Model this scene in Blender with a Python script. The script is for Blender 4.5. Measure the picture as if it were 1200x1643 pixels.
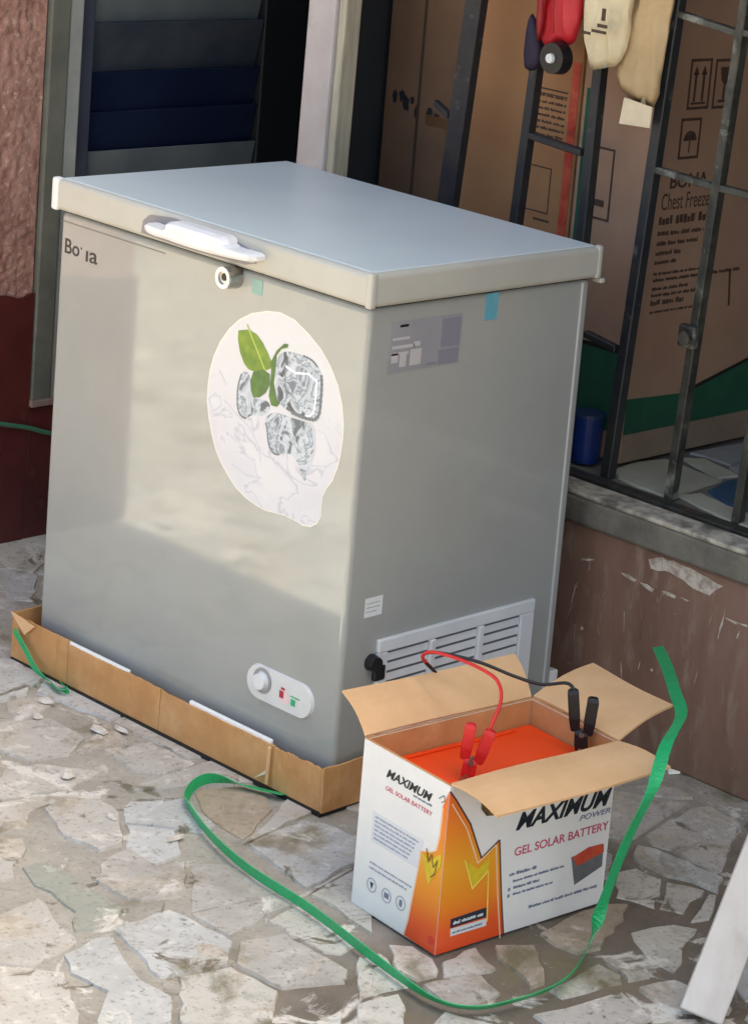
import bpy, bmesh, math, random
from mathutils import Vector, Matrix, Euler

scene = bpy.context.scene
for _o in list(bpy.data.objects):
    bpy.data.objects.remove(_o)

# ------------------------------------------------------------------ camera, sky, sun, exposure
cam_d = bpy.data.cameras.new('camera')
cam = bpy.data.objects.new('camera', cam_d)
scene.collection.objects.link(cam)
cam.matrix_world = Matrix(((0.7487591, -0.2164423, 0.6265082, 2.747037),
                           (0.6550957, 0.0975595, -0.7492207, -2.670987),
                           (0.1010413, 0.9714087, 0.2148390, 1.719849),
                           (0, 0, 0, 1)))
cam_d.sensor_width = 36
cam_d.lens = 90.82
cam_d.shift_x = -0.2523
cam_d.shift_y = -0.2068
cam_d.clip_start = 0.05
cam_d.clip_end = 500
scene.camera = cam

SUN_EL, SUN_AZ = math.radians(63), math.radians(50)      # the sun stands behind the shop
world = bpy.data.worlds.new('World')
scene.world = world
world.use_nodes = True
_n = world.node_tree.nodes
_sky = _n.new('ShaderNodeTexSky')
_sky.sky_type = 'NISHITA'
_sky.sun_disc = False
_sky.sun_elevation = SUN_EL
_sky.sun_rotation = SUN_AZ
_sky.air_density = 0.8
_sky.dust_density = 5.0
_sky.ozone_density = 0.3
_n['Background'].inputs['Strength'].default_value = 0.13
_wb = _n.new('ShaderNodeMix')                              # white balance put into the sky: its light tinted greener, less violet
_wb.data_type = 'RGBA'
_wb.blend_type = 'MULTIPLY'
_wb.inputs[0].default_value = 1.0
_wb.inputs[7].default_value = (0.99, 1.02, 0.93, 1)
world.node_tree.links.new(_sky.outputs[0], _wb.inputs[6])
world.node_tree.links.new(_wb.outputs[2], _n['Background'].inputs['Color'])
sun_d = bpy.data.lights.new('sun', 'SUN')
sun_d.energy = 5.0
sun_d.angle = math.radians(0.6)
sun_d.color = (1.0, 0.93, 0.74)
sun = bpy.data.objects.new('sun', sun_d)
scene.collection.objects.link(sun)
_sd = Vector((math.sin(SUN_AZ) * math.cos(SUN_EL), math.cos(SUN_AZ) * math.cos(SUN_EL), math.sin(SUN_EL)))
sun.rotation_euler = _sd.to_track_quat('Z', 'Y').to_euler()
sun.location = (0, 3, 6)
scene.view_settings.view_transform = 'Standard'
scene.view_settings.look = 'None'
scene.view_settings.exposure = 1.95
scene.view_settings.gamma = 1.0

random.seed(7)
R = random.random

# ------------------------------------------------------------------ traced measurements (metres)
STICKER = [(-0.2401, 0.7651), (-0.2108, 0.7692), (-0.1773, 0.7655), (-0.1429, 0.7508), (-0.1121, 0.7329), (-0.0881, 0.7112), (-0.0692, 0.6858), (-0.0573, 0.6587), (-0.0505, 0.6304), (-0.0495, 0.6055), (-0.0519, 0.5797), (-0.0566, 0.5583), (-0.0648, 0.5358), (-0.0773, 0.5184), (-0.0837, 0.5051), (-0.0849, 0.4895), (-0.0847, 0.4716), (-0.0923, 0.4579), (-0.1059, 0.4489), (-0.124, 0.4463), (-0.1427, 0.4488), (-0.1651, 0.4502), (-0.1911, 0.4481), (-0.2135, 0.4458), (-0.2365, 0.4485), (-0.26, 0.4538), (-0.2841, 0.463), (-0.305, 0.4784), (-0.3242, 0.4944), (-0.3399, 0.514), (-0.352, 0.5372), (-0.3612, 0.5613), (-0.3676, 0.586), (-0.3687, 0.6121), (-0.3663, 0.6389), (-0.3592, 0.6641), (-0.3463, 0.6906), (-0.3277, 0.7156), (-0.305, 0.7363), (-0.2764, 0.7531)]
LEAF_BIG = [(-0.3053, 0.7208), (-0.2813, 0.7276), (-0.262, 0.7244), (-0.2459, 0.7141), (-0.2333, 0.7017), (-0.2226, 0.689), (-0.2232, 0.6773), (-0.2374, 0.67), (-0.2593, 0.6635), (-0.2745, 0.6636), (-0.2867, 0.671), (-0.2978, 0.6864), (-0.3048, 0.7055)]
LEAF_SMALL = [(-0.263, 0.6626), (-0.2414, 0.6717), (-0.2241, 0.6681), (-0.2222, 0.6507), (-0.23, 0.6359), (-0.2439, 0.6247), (-0.2586, 0.6211), (-0.2655, 0.6323), (-0.2682, 0.6471)]
STEM = [(-0.2226, 0.689), (-0.2118, 0.7094), (-0.1949, 0.7248), (-0.1858, 0.7256), (-0.1871, 0.7203), (-0.2012, 0.7144), (-0.211, 0.7019), (-0.2117, 0.6814), (-0.2134, 0.6554), (-0.2035, 0.6322), (-0.1954, 0.6266), (-0.2021, 0.6198), (-0.2151, 0.6191), (-0.2222, 0.6327), (-0.2207, 0.6536), (-0.221, 0.674)]
ICE_A = [(-0.2092, 0.7024), (-0.1901, 0.7145), (-0.161, 0.7163), (-0.1317, 0.7145), (-0.1164, 0.7069), (-0.1042, 0.6947), (-0.1024, 0.6625), (-0.1033, 0.6219), (-0.1355, 0.6175), (-0.165, 0.6189), (-0.1913, 0.6225), (-0.2058, 0.6368), (-0.2114, 0.6712)]
ICE_B = [(-0.2874, 0.6593), (-0.27, 0.657), (-0.266, 0.6373), (-0.2584, 0.6185), (-0.2214, 0.6252), (-0.2159, 0.6086), (-0.2333, 0.5964), (-0.2594, 0.5924), (-0.2734, 0.581), (-0.2931, 0.5864), (-0.2984, 0.619), (-0.295, 0.6406)]
ICE_C = [(-0.2294, 0.5948), (-0.2086, 0.6104), (-0.1863, 0.611), (-0.1567, 0.6108), (-0.1168, 0.6134), (-0.1111, 0.5946), (-0.1078, 0.5649), (-0.123, 0.5379), (-0.1236, 0.5095), (-0.1505, 0.5536), (-0.1795, 0.5485), (-0.201, 0.5402), (-0.2157, 0.5545), (-0.2199, 0.5766)]
SLABS = [(1, [(0.5665, 0.0796), (0.5742, 0.1193), (0.5889, 0.1536), (0.6213, 0.1714), (0.638, 0.1298), (0.6596, 0.0913), (0.6903, 0.0339), (0.6656, 0.0339), (0.6241, 0.0449), (0.5868, 0.0627)]), (0, [(0.3574, 0.3522), (0.3415, 0.4265), (0.3337, 0.5024), (0.3476, 0.5343), (0.3782, 0.5264), (0.4233, 0.5147), (0.4753, 0.4312), (0.5188, 0.3542), (0.5184, 0.3316), (0.4841, 0.3408), (0.4196, 0.344), (0.3879, 0.3353)]), (2, [(0.3734, 0.3156), (0.4006, 0.3296), (0.4448, 0.3326), (0.5377, 0.3357), (0.5659, 0.2874), (0.5158, 0.2846), (0.478, 0.2664), (0.4463, 0.2675), (0.4062, 0.269)]), (1, [(0.4188, 0.2194), (0.4277, 0.2534), (0.4788, 0.2565), (0.5036, 0.2253), (0.5392, 0.1686), (0.5017, 0.1599), (0.4776, 0.1486)]), (1, [(0.4888, 0.2537), (0.5451, 0.2809), (0.5775, 0.1888), (0.5427, 0.1732), (0.5104, 0.2239)]), (1, [(0.5591, 0.2731), (0.5683, 0.28), (0.6139, 0.2066), (0.6025, 0.1765)]), (3, [(0.4905, -0.0349), (0.4821, 0.0225), (0.4841, 0.1159), (0.5066, 0.1458), (0.5361, 0.1037), (0.5552, 0.0405), (0.5777, 0.0031), (0.5656, -0.0361), (0.528, -0.0431)]), (1, [(0.597, -0.0185), (0.5998, -0.0055), (0.6268, -0.0074), (0.6795, -0.0027), (0.6688, -0.039), (0.6509, -0.0308)]), (1, [(0.6149, -0.1482), (0.6096, -0.0842), (0.6068, -0.0334), (0.6492, -0.0329), (0.6656, -0.0475), (0.6556, -0.0957), (0.6428, -0.1513)]), (0, [(0.2206, 0.4859), (0.2336, 0.5238), (0.2772, 0.5455), (0.3111, 0.5344), (0.2829, 0.4952), (0.2504, 0.4756)]), (3, [(0.4748, -0.1126), (0.5102, -0.0663), (0.5725, -0.1083), (0.5994, -0.137), (0.5963, -0.1644), (0.5434, -0.1461), (0.5011, -0.1362)]), (1, [(0.4638, -0.2092), (0.4623, -0.1374), (0.5269, -0.1594), (0.5294, -0.1721), (0.5081, -0.2236), (0.4967, -0.2384)]), (1, [(0.378, -0.231), (0.4034, -0.2062), (0.451, -0.2097), (0.4806, -0.2275), (0.4907, -0.2422), (0.4839, -0.2745), (0.4428, -0.2766)]), (1, [(0.3872, -0.3008), (0.3891, -0.2578), (0.4737, -0.2838), (0.4889, -0.2952), (0.4766, -0.334), (0.4707, -0.372), (0.4243, -0.332)]), (1, [(0.478, -0.385), (0.4923, -0.3176), (0.5279, -0.336), (0.5721, -0.3818), (0.5283, -0.4376)]), (0, [(0.4953, -0.2791), (0.5058, -0.2344), (0.5276, -0.1904), (0.5819, -0.2062), (0.5902, -0.2411), (0.5802, -0.2764), (0.5507, -0.2918)]), (2, [(0.0128, -0.1784), (-0.007, -0.0525), (0.0237, -0.0312), (0.1039, -0.0241), (0.1558, -0.0725), (0.1803, -0.2093), (0.0936, -0.1952)]), (1, [(0.1955, -0.2163), (0.1737, -0.1062), (0.2552, -0.1818), (0.3027, -0.1895), (0.3446, -0.2288), (0.2671, -0.2191)]), (1, [(0.2192, -0.3173), (0.2095, -0.2515), (0.2604, -0.2455), (0.3539, -0.2667), (0.3631, -0.3039), (0.3438, -0.321), (0.294, -0.3203)]), (1, [(0.381, -0.2887), (0.4104, -0.2907), (0.463, -0.34), (0.4635, -0.3623), (0.4176, -0.329)]), (3, [(-0.1979, -0.1126), (-0.1632, -0.0418), (-0.1041, -0.0368), (-0.0643, -0.0575), (-0.0327, -0.1192), (-0.0051, -0.173), (-0.069, -0.169), (-0.1329, -0.1526)]), (4, [(-0.1268, -0.4929), (-0.1233, -0.4599), (-0.0984, -0.4544), (-0.0044, -0.4564), (0.0727, -0.4594), (0.1009, -0.499), (0.1004, -0.5248), (0.0837, -0.5552), (0.0403, -0.5197), (0.0083, -0.5189), (-0.0369, -0.5087), (-0.0682, -0.5149)]), (2, [(0.1162, -0.5454), (0.1274, -0.5224), (0.1771, -0.5466), (0.2548, -0.5705), (0.3153, -0.5679), (0.4046, -0.6401), (0.3416, -0.72), (0.247, -0.6259), (0.1767, -0.6333), (0.1293, -0.609)]), (5, [(-0.3314, -0.3855), (-0.3224, -0.3517), (-0.3099, -0.3074), (-0.3098, -0.2692), (-0.2804, -0.3039), (-0.2797, -0.3454), (-0.2687, -0.372), (-0.2279, -0.4077), (-0.291, -0.4743), (-0.3404, -0.4401)]), (0, [(-0.2992, -0.2708), (-0.2953, -0.2544), (-0.1953, -0.2601), (-0.098, -0.3294), (-0.1001, -0.3713), (-0.1737, -0.3834), (-0.2379, -0.3605), (-0.2732, -0.347)]), (2, [(-0.151, -0.2818), (-0.0939, -0.2339), (-0.0182, -0.2793), (-0.0135, -0.3304), (-0.0514, -0.3627)]), (0, [(-0.083, -0.3286), (-0.0062, -0.3394), (0.0039, -0.2878), (0.0812, -0.3509), (0.0733, -0.415), (0.0507, -0.4363), (-0.026, -0.4401), (-0.0763, -0.3773)]), (0, [(-0.2429, -0.4781), (-0.2037, -0.4343), (-0.1713, -0.4488), (-0.137, -0.4973), (-0.0999, -0.521), (-0.1103, -0.5712)]), (5, [(-0.6584, -0.1432), (-0.6595, -0.1049), (-0.6407, -0.0774), (-0.6101, -0.0723), (-0.5884, -0.1192), (-0.5967, -0.1571), (-0.6268, -0.1623)]), (0, [(-0.4062, -0.1303), (-0.3901, -0.0468), (-0.2699, -0.0431), (-0.2681, -0.1099), (-0.3009, -0.1447)]), (0, [(-0.5917, -0.2006), (-0.563, -0.1208), (-0.4547, -0.1271), (-0.415, -0.1905), (-0.4298, -0.2581), (-0.5153, -0.2743)]), (2, [(-1.2527, 0.2455), (-1.1564, 0.2892), (-1.0378, 0.1949), (-1.0823, 0.1254)])]
STRAP_MAIN = [(-0.0909, -0.0212, 0.0), (-0.1398, -0.0452, 0.01), (-0.1788, -0.0845, 0.02), (-0.1809, -0.121, 0.02), (-0.161, -0.1568, 0.012), (-0.1185, -0.1826, 0.008), (-0.021, -0.2212, 0.008), (0.0993, -0.2498, 0.008), (0.2533, -0.2641, 0.008), (0.4152, -0.2928, 0.008), (0.5441, -0.3094, 0.008), (0.6018, -0.2831, 0.008), (0.623, -0.2194, 0.008), (0.6281, -0.1557, 0.008), (0.6136, -0.095, 0.008), (0.5724, -0.0172, 0.012), (0.5711, 0.008, 0.08), (0.5957, 0.0133, 0.175), (0.6265, 0.011, 0.268), (0.593, 0.0825, 0.305), (0.5241, 0.1885, 0.3), (0.4321, 0.2952, 0.285), (0.3336, 0.3954, 0.27), (0.2356, 0.4889, 0.255)]
STRAP_SMALL = [(-0.7969, -0.022, 0.0659), (-0.7598, -0.025, 0.0433), (-0.7202, -0.03, 0.02), (-0.6763, -0.0376, 0.006), (-0.6351, -0.0485, 0.006), (-0.6274, -0.0372, 0.006), (-0.6552, -0.027, 0.006)]
CHIPS = [[(0.1063, 0.3489), (0.1353, 0.3615), (0.1862, 0.3603), (0.2267, 0.3563), (0.2721, 0.3499), (0.2459, 0.3259), (0.2108, 0.3273), (0.1743, 0.3366), (0.1434, 0.3395), (0.1134, 0.3347)], [(0.0484, 0.308), (0.0648, 0.31), (0.0853, 0.305), (0.0817, 0.3007), (0.0632, 0.3025)], [(0.0927, 0.304), (0.1097, 0.305), (0.1259, 0.2996), (0.1214, 0.2942), (0.1028, 0.2988)], [(0.1422, 0.3041), (0.1583, 0.3058), (0.1759, 0.303), (0.1725, 0.2983), (0.1541, 0.2988)], [(0.1838, 0.3046), (0.204, 0.3042), (0.1995, 0.3004)], [(0.2818, 0.2984), (0.3038, 0.2988), (0.3303, 0.3007), (0.3309, 0.2961), (0.3046, 0.2935)], [(-0.0435, 0.307), (-0.0123, 0.3141), (-0.0145, 0.3109), (-0.0414, 0.3034)]]
BARS = [('A', -0.0871, 0.0554), ('B', 0.0597, 0.0535), ('p7', -0.5674, 0.0729), ('p8', -0.3843, 0.0522), ('x', -0.2028, 0.0059)]
CROSS = [[(-0.59, 1.0128), (-0.5519, 0.995)], [(-0.3557, 0.9963), (-0.2197, 0.9873)], [(-0.0586, 0.9896), (0.0868, 0.9849)], [(-0.034, 1.2602), (0.1039, 1.2463)], [(-0.1706, 0.6706), (-0.095, 0.6599)]]
BOLT_SIDE = [(0.0146, 0.2488), (0.0226, 0.2361), (0.0436, 0.1917), (0.0705, 0.133), (0.102, 0.1535), (0.1145, 0.0714), (0.127, 0.0008), (-0.0002, -0.0002), (0.0026, 0.1439)]
BOLT_END = [(0.2104, 0.2552), (0.1998, 0.2271), (0.1836, 0.179), (0.1787, 0.155), (0.1681, 0.1485), (0.146, 0.1417), (0.1434, 0.1116), (0.1382, 0.0758), (0.1312, 0.0278), (0.1244, 0.0022), (0.1949, -0.001)]
VEE_SIDE = [(0.0391, 0.1373), (0.058, 0.089), (0.0853, 0.1103), (0.0857, 0.1305), (0.0655, 0.1174)]
VEE_END = [(0.1494, 0.1409), (0.17, 0.0981), (0.1845, 0.1241), (0.196, 0.1355), (0.1984, 0.1541), (0.1786, 0.1438), (0.1701, 0.1337)]
LBL_BLACK = [(0.0234, 0.0507), (0.0907, 0.0525), (0.0916, 0.0375), (0.0236, 0.0372)]
LBL_WHITE = [(0.0238, 0.0356), (0.0913, 0.0348), (0.0913, 0.0233), (0.0251, 0.024)]
BATT_GREY = [(0.2481, 0.0915), (0.26, 0.0444), (0.3134, 0.0616), (0.3119, 0.0948)]
BATT_TOP = [(0.2505, 0.0909), (0.2819, 0.0997), (0.3114, 0.0985), (0.3138, 0.085), (0.2619, 0.0742)]
LOGO = [(0.0603, 0.221), (0.0869, 0.2129), (0.089, 0.1945), (0.0725, 0.1972), (0.0616, 0.2097)]
HANDLE = [(-0.5153, 0.8567), (-0.4993, 0.8582), (-0.4724, 0.855), (-0.4571, 0.8616), (-0.4631, 0.8683), (-0.4428, 0.8765), (-0.4117, 0.8793), (-0.3803, 0.8755), (-0.3446, 0.8777), (-0.3145, 0.8805), (-0.3073, 0.8602), (-0.2772, 0.8598), (-0.2424, 0.8604), (-0.2435, 0.8469), (-0.2804, 0.8434), (-0.3155, 0.841), (-0.3663, 0.8387), (-0.4181, 0.8381), (-0.4603, 0.8396), (-0.4975, 0.8389), (-0.5141, 0.8448)]
RECESS = [(-0.545, 0.8537), (-0.5299, 0.8655), (-0.4773, 0.8743), (-0.4141, 0.8733), (-0.3419, 0.8727), (-0.28, 0.8602), (-0.2595, 0.8544), (-0.263, 0.8402), (-0.2873, 0.8334), (-0.4412, 0.8299), (-0.5484, 0.8321)]
FLOOR_TILES = [([(0.064, 0.796), (0.042, 0.874), (0.049, 0.931), (0.122, 0.949), (0.236, 0.802), (0.178, 0.769), (0.128, 0.768)], 2),
    ([(-0.113, 0.74), (-0.121, 0.82), (-0.108, 0.882), (-0.096, 0.884), (0.012, 0.868), (0.036, 0.873), (0.047, 0.766), (0.061, 0.704), (-0.02, 0.704), (-0.076, 0.715)], 0),
    ([(-0.1, 0.916), (-0.07, 0.95), (0.034, 0.924), (0.021, 0.874)], 0),
    ([(-0.111, 0.955), (-0.1, 1.117), (-0.089, 1.221), (-0.009, 1.118), (-0.027, 1.026), (-0.019, 0.963), (-0.083, 0.965)], 1),
    ([(0.053, 0.726), (0.066, 0.773), (0.137, 0.758), (0.189, 0.755), (0.264, 0.767), (0.317, 0.699), (0.25, 0.694), (0.19, 0.694)], 0),
    ([(-0.011, 0.948), (-0.017, 1.014), (-0.011, 1.074), (0.065, 0.978), (0.038, 0.931)], 1)]
SHADE_EAVE = [(-5.0, 0.222), (0.39, 0.222), (1.29, 0.02), (5.0, -0.17)]  # not traced: unseen roof edge, bent to steer where its shadow falls

# ------------------------------------------------------------------ helpers
def srgb(r, g, b):
    f = lambda c: (c / 12.92 if c <= 0.04045 else ((c + 0.055) / 1.055) ** 2.4)
    return (f(r / 255), f(g / 255), f(b / 255), 1)

MATS = {}
def mat(name, col, col2=None, scale=8.0, rough=0.6, rough_var=0.0, bump=0.0, bump_scale=60.0, metallic=0.0,
        detail=6.0, lo=0.35, hi=0.65, col3=None, scale3=2.0, lo3=0.5, hi3=0.7, piece=0.0, coat=0.0, spec=0.5,
        stretch=None, ior=1.5, trans=0.0):
    if name in MATS:
        return MATS[name]
    m = bpy.data.materials.new(name)
    m.use_nodes = True
    nt = m.node_tree
    N, L = nt.nodes, nt.links
    b = N['Principled BSDF']
    b.inputs['Roughness'].default_value = rough
    b.inputs['Metallic'].default_value = metallic
    b.inputs['Coat Weight'].default_value = coat
    b.inputs['Coat Roughness'].default_value = 0.12
    b.inputs['Specular IOR Level'].default_value = spec
    b.inputs['IOR'].default_value = ior
    b.inputs['Transmission Weight'].default_value = trans
    tc = N.new('ShaderNodeTexCoord')
    src = tc.outputs['Object']
    if stretch:
        mp = N.new('ShaderNodeMapping')
        mp.inputs['Scale'].default_value = stretch
        L.new(src, mp.inputs['Vector'])
        src = mp.outputs[0]
    cur = None
    def noise(sc, det=detail, w=0):
        t = N.new('ShaderNodeTexNoise')
        t.inputs['Scale'].default_value = sc
        t.inputs['Detail'].default_value = det
        t.inputs['Roughness'].default_value = 0.62
        L.new(src, t.inputs['Vector'])
        return t.outputs['Fac']
    def ramp(fac, a, c):
        t = N.new('ShaderNodeMapRange')
        t.inputs['From Min'].default_value = a
        t.inputs['From Max'].default_value = c
        L.new(fac, t.inputs['Value'])
        return t.outputs[0]
    def mix(fac, a, c):
        t = N.new('ShaderNodeMix')
        t.data_type = 'RGBA'
        L.new(fac, t.inputs[0])
        for i, v in ((6, a), (7, c)):
            if isinstance(v, tuple):
                t.inputs[i].default_value = v
            else:
                L.new(v, t.inputs[i])
        return t.outputs[2]
    cur = col
    if col2:
        cur = mix(ramp(noise(scale), lo, hi), cur, col2)
    if col3:
        cur = mix(ramp(noise(scale3), lo3, hi3), cur, col3)
    if piece:
        oi = N.new('ShaderNodeObjectInfo')
        hs = N.new('ShaderNodeHueSaturation')
        mr = N.new('ShaderNodeMapRange')
        mr.inputs['To Min'].default_value = 1 - piece
        mr.inputs['To Max'].default_value = 1 + piece
        L.new(oi.outputs['Random'], mr.inputs['Value'])
        L.new(mr.outputs[0], hs.inputs['Value'])
        if isinstance(cur, tuple):
            hs.inputs['Color'].default_value = cur
        else:
            L.new(cur, hs.inputs['Color'])
        cur = hs.outputs[0]
    if isinstance(cur, tuple):
        b.inputs['Base Color'].default_value = cur
    else:
        L.new(cur, b.inputs['Base Color'])
    if rough_var:
        mr = N.new('ShaderNodeMapRange')
        mr.inputs['To Min'].default_value = max(0.02, rough - rough_var)
        mr.inputs['To Max'].default_value = rough + rough_var
        L.new(noise(scale * 0.7), mr.inputs['Value'])
        L.new(mr.outputs[0], b.inputs['Roughness'])
    if bump:
        bp = N.new('ShaderNodeBump')
        bp.inputs['Strength'].default_value = min(1.0, bump)
        bp.inputs['Distance'].default_value = 0.004
        L.new(noise(bump_scale), bp.inputs['Height'])
        L.new(bp.outputs[0], b.inputs['Normal'])
    MATS[name] = m
    return m

def tag(o, label=None, cat=None, group=None, kind=None):
    if label: o['label'] = label
    if cat: o['category'] = cat
    if group: o['group'] = group
    if kind: o['kind'] = kind
    return o

def thing(name, loc, label, cat, group=None, rz=0.0):
    o = bpy.data.objects.new(name, None)
    o.empty_display_size = 0.05
    scene.collection.objects.link(o)
    o.location = loc
    o.rotation_euler = (0, 0, rz)
    return tag(o, label, cat, group)

def base_of(o):
    M = Matrix.Identity(4)
    while o is not None:
        M = Matrix.LocRotScale(o.location, o.rotation_euler, o.scale) @ M
        o = o.parent
    return M

def obj(name, bm, m, parent=None, smooth=False, local=False):
    """one mesh object; vertices are given in world coordinates unless local"""
    if parent is not None and not local:
        bm.transform(base_of(parent).inverted())
    bmesh.ops.recalc_face_normals(bm, faces=bm.faces)
    me = bpy.data.meshes.new(name)
    bm.to_mesh(me)
    bm.free()
    if smooth:
        for p in me.polygons:
            p.use_smooth = True
    if m:
        me.materials.append(m)
    o = bpy.data.objects.new(name, me)
    scene.collection.objects.link(o)
    if parent is not None:
        o.parent = parent
    return o

def new():
    return bmesh.new()

def add_box(bm, lo, hi, bev=0.0, seg=2, M=None):
    vs = []
    for x in (lo[0], hi[0]):
        for y in (lo[1], hi[1]):
            for z in (lo[2], hi[2]):
                vs.append(bm.verts.new((x, y, z)))
    fs = [bm.faces.new([vs[i] for i in q]) for q in
          ((0, 1, 3, 2), (4, 6, 7, 5), (0, 4, 5, 1), (2, 3, 7, 6), (0, 2, 6, 4), (1, 5, 7, 3))]
    es = set(e for f in fs for e in f.edges)
    allv = set(vs)
    if bev:
        r = bmesh.ops.bevel(bm, geom=list(es), offset=bev, segments=seg, profile=0.5, affect='EDGES')
        allv = set(v for v in r['verts']) | set(v for v in vs if v.is_valid)
    if M is not None:
        for v in allv:
            v.co = M @ v.co
    return bm

def box(lo, hi, bev=0.0, seg=2, M=None):
    return add_box(new(), lo, hi, bev, seg, M)

def add_prism(bm, pts, fn, t, inset=0.0):
    """polygon pts (2D) mapped by fn(a, b, h) and extruded over h = 0..t"""
    n = len(pts)
    cx = sum(p[0] for p in pts) / n
    cy = sum(p[1] for p in pts) / n
    lo = [bm.verts.new(fn(p[0], p[1], 0)) for p in pts]
    hi = []
    for p in pts:
        d = math.hypot(p[0] - cx, p[1] - cy) or 1
        k = max(0.3, 1 - inset / d)
        hi.append(bm.verts.new(fn(cx + (p[0] - cx) * k, cy + (p[1] - cy) * k, t)))
    try:
        bm.faces.new(hi)
        bm.faces.new(lo[::-1])
    except ValueError:
        pass
    for i in range(n):
        j = (i + 1) % n
        bm.faces.new((lo[i], lo[j], hi[j], hi[i]))
    return bm

def add_cyl(bm, a, b, r0, r1=None, seg=16, caps=True):
    a, b = Vector(a), Vector(b)
    r1 = r0 if r1 is None else r1
    d = (b - a).normalized()
    u = d.orthogonal().normalized()
    v = d.cross(u)
    A, B = [], []
    for i in range(seg):
        t = 2 * math.pi * i / seg
        w = u * math.cos(t) + v * math.sin(t)
        A.append(bm.verts.new(a + w * r0))
        B.append(bm.verts.new(b + w * r1))
    for i in range(seg):
        j = (i + 1) % seg
        bm.faces.new((A[i], A[j], B[j], B[i]))
    if caps:
        bm.faces.new(A[::-1])
        bm.faces.new(B)
    return bm

def spline(pts, n=8):
    P = [Vector(p) for p in pts]
    P = [P[0] * 2 - P[1]] + P + [P[-1] * 2 - P[-2]]
    out = []
    for i in range(1, len(P) - 2):
        for k in range(n):
            t = k / n
            a, b, c, d = P[i - 1], P[i], P[i + 1], P[i + 2]
            out.append(0.5 * ((2 * b) + (c - a) * t + (2 * a - 5 * b + 4 * c - d) * t * t + (3 * b - a - 3 * c + d) * t ** 3))
    out.append(P[-2])
    return out

def tube(pts, r, seg=8, n=8):
    bm = new()
    P = spline(pts, n)
    u = None
    rings = []
    for i, p in enumerate(P):
        d = (P[min(i + 1, len(P) - 1)] - P[max(i - 1, 0)]).normalized()
        if u is None:
            u = d.orthogonal().normalized()
        u = (u - d * u.dot(d)).normalized()
        v = d.cross(u)
        rings.append([bm.verts.new(p + (u * math.cos(2 * math.pi * k / seg) + v * math.sin(2 * math.pi * k / seg)) * r) for k in range(seg)])
    for A, B in zip(rings, rings[1:]):
        for k in range(seg):
            j = (k + 1) % seg
            bm.faces.new((A[k], A[j], B[j], B[k]))
    bm.faces.new(rings[0][::-1])
    bm.faces.new(rings[-1])
    return bm

def ribbon(pts, w, t, ups, n=8):
    """flat strap: ups are the directions across the strap at each control point"""
    bm = new()
    P = spline(pts, n)
    U = spline(ups, n)
    rings = []
    for i, p in enumerate(P):
        d = (P[min(i + 1, len(P) - 1)] - P[max(i - 1, 0)]).normalized()
        u = U[i]
        u = (u - d * u.dot(d)).normalized()
        v = d.cross(u)
        rings.append([bm.verts.new(p + u * a * w / 2 + v * c * t / 2) for a, c in ((-1, -1), (1, -1), (1, 1), (-1, 1))])
    for A, B in zip(rings, rings[1:]):
        for k in range(4):
            j = (k + 1) % 4
            bm.faces.new((A[k], A[j], B[j], B[k]))
    bm.faces.new(rings[0][::-1])
    bm.faces.new(rings[-1])
    return bm

def text_bm(body, size, extrude=0.0003, shear=0.0, bold=0.0, spacing=1.0):
    c = bpy.data.curves.new('lettering', 'FONT')
    c.body = body
    c.size = size
    c.extrude = extrude
    c.shear = shear
    c.offset = bold
    c.space_character = spacing
    o = bpy.data.objects.new('lettering', c)
    scene.collection.objects.link(o)
    dg = bpy.context.evaluated_depsgraph_get()
    me = o.evaluated_get(dg).to_mesh()
    bm = new()
    bm.from_mesh(me)
    o.evaluated_get(dg).to_mesh_clear()
    bpy.data.objects.remove(o)
    bpy.data.curves.remove(c)
    return bm

def fit_text(body, w, h, **kw):
    """text scaled to a w x h box with its lower left corner at the origin"""
    bm = text_bm(body, 0.1, **kw)
    xs = [v.co.x for v in bm.verts]
    ys = [v.co.y for v in bm.verts]
    x0, y0 = min(xs), min(ys)
    sx, sy = w / (max(xs) - x0), h / (max(ys) - y0)
    for v in bm.verts:
        v.co = Vector(((v.co.x - x0) * sx, (v.co.y - y0) * sy, v.co.z))
    return bm

def frame(origin, right, up):
    r, u = Vector(right).normalized(), Vector(up).normalized()
    n = r.cross(u)
    return Matrix(((r.x, u.x, n.x, origin[0]), (r.y, u.y, n.y, origin[1]), (r.z, u.z, n.z, origin[2]), (0, 0, 0, 1)))

def put(bm, M):
    bm.transform(M)
    return bm

def flat(pts, F, h0=0.0, t=0.0004):
    """thin printed shape in the frame F"""
    return add_prism(new(), pts, lambda a, b, h: F @ Vector((a, b, h0 + h)), t)

def rects(list_, F, h0=0.0, t=0.0004):
    bm = new()
    for x0, y0, x1, y1 in list_:
        add_prism(bm, [(x0, y0), (x1, y0), (x1, y1), (x0, y1)], lambda a, b, h: F @ Vector((a, b, h0 + h)), t)
    return bm

def greek(x, y, w, h, rng):
    """an illegible line of print: a row of word-length bars"""
    out = []
    a = x
    while a < x + w - 0.25 * h:
        l = min(rng.uniform(1.2, 5.0) * h, x + w - a)
        k = a
        while k < a + l:
            d = min(rng.uniform(0.3, 0.7) * h, a + l - k)
            out.append((k, y + rng.uniform(0, 0.15) * h, k + d * 0.8, y + h * rng.uniform(0.6, 1.0)))
            k += d
        a += l + 0.5 * h
    return out

def ring_pts(cx, cy, r, n=20, ry=None):
    return [(cx + r * math.cos(2 * math.pi * i / n), cy + (ry or r) * math.sin(2 * math.pi * i / n)) for i in range(n)]

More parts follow.
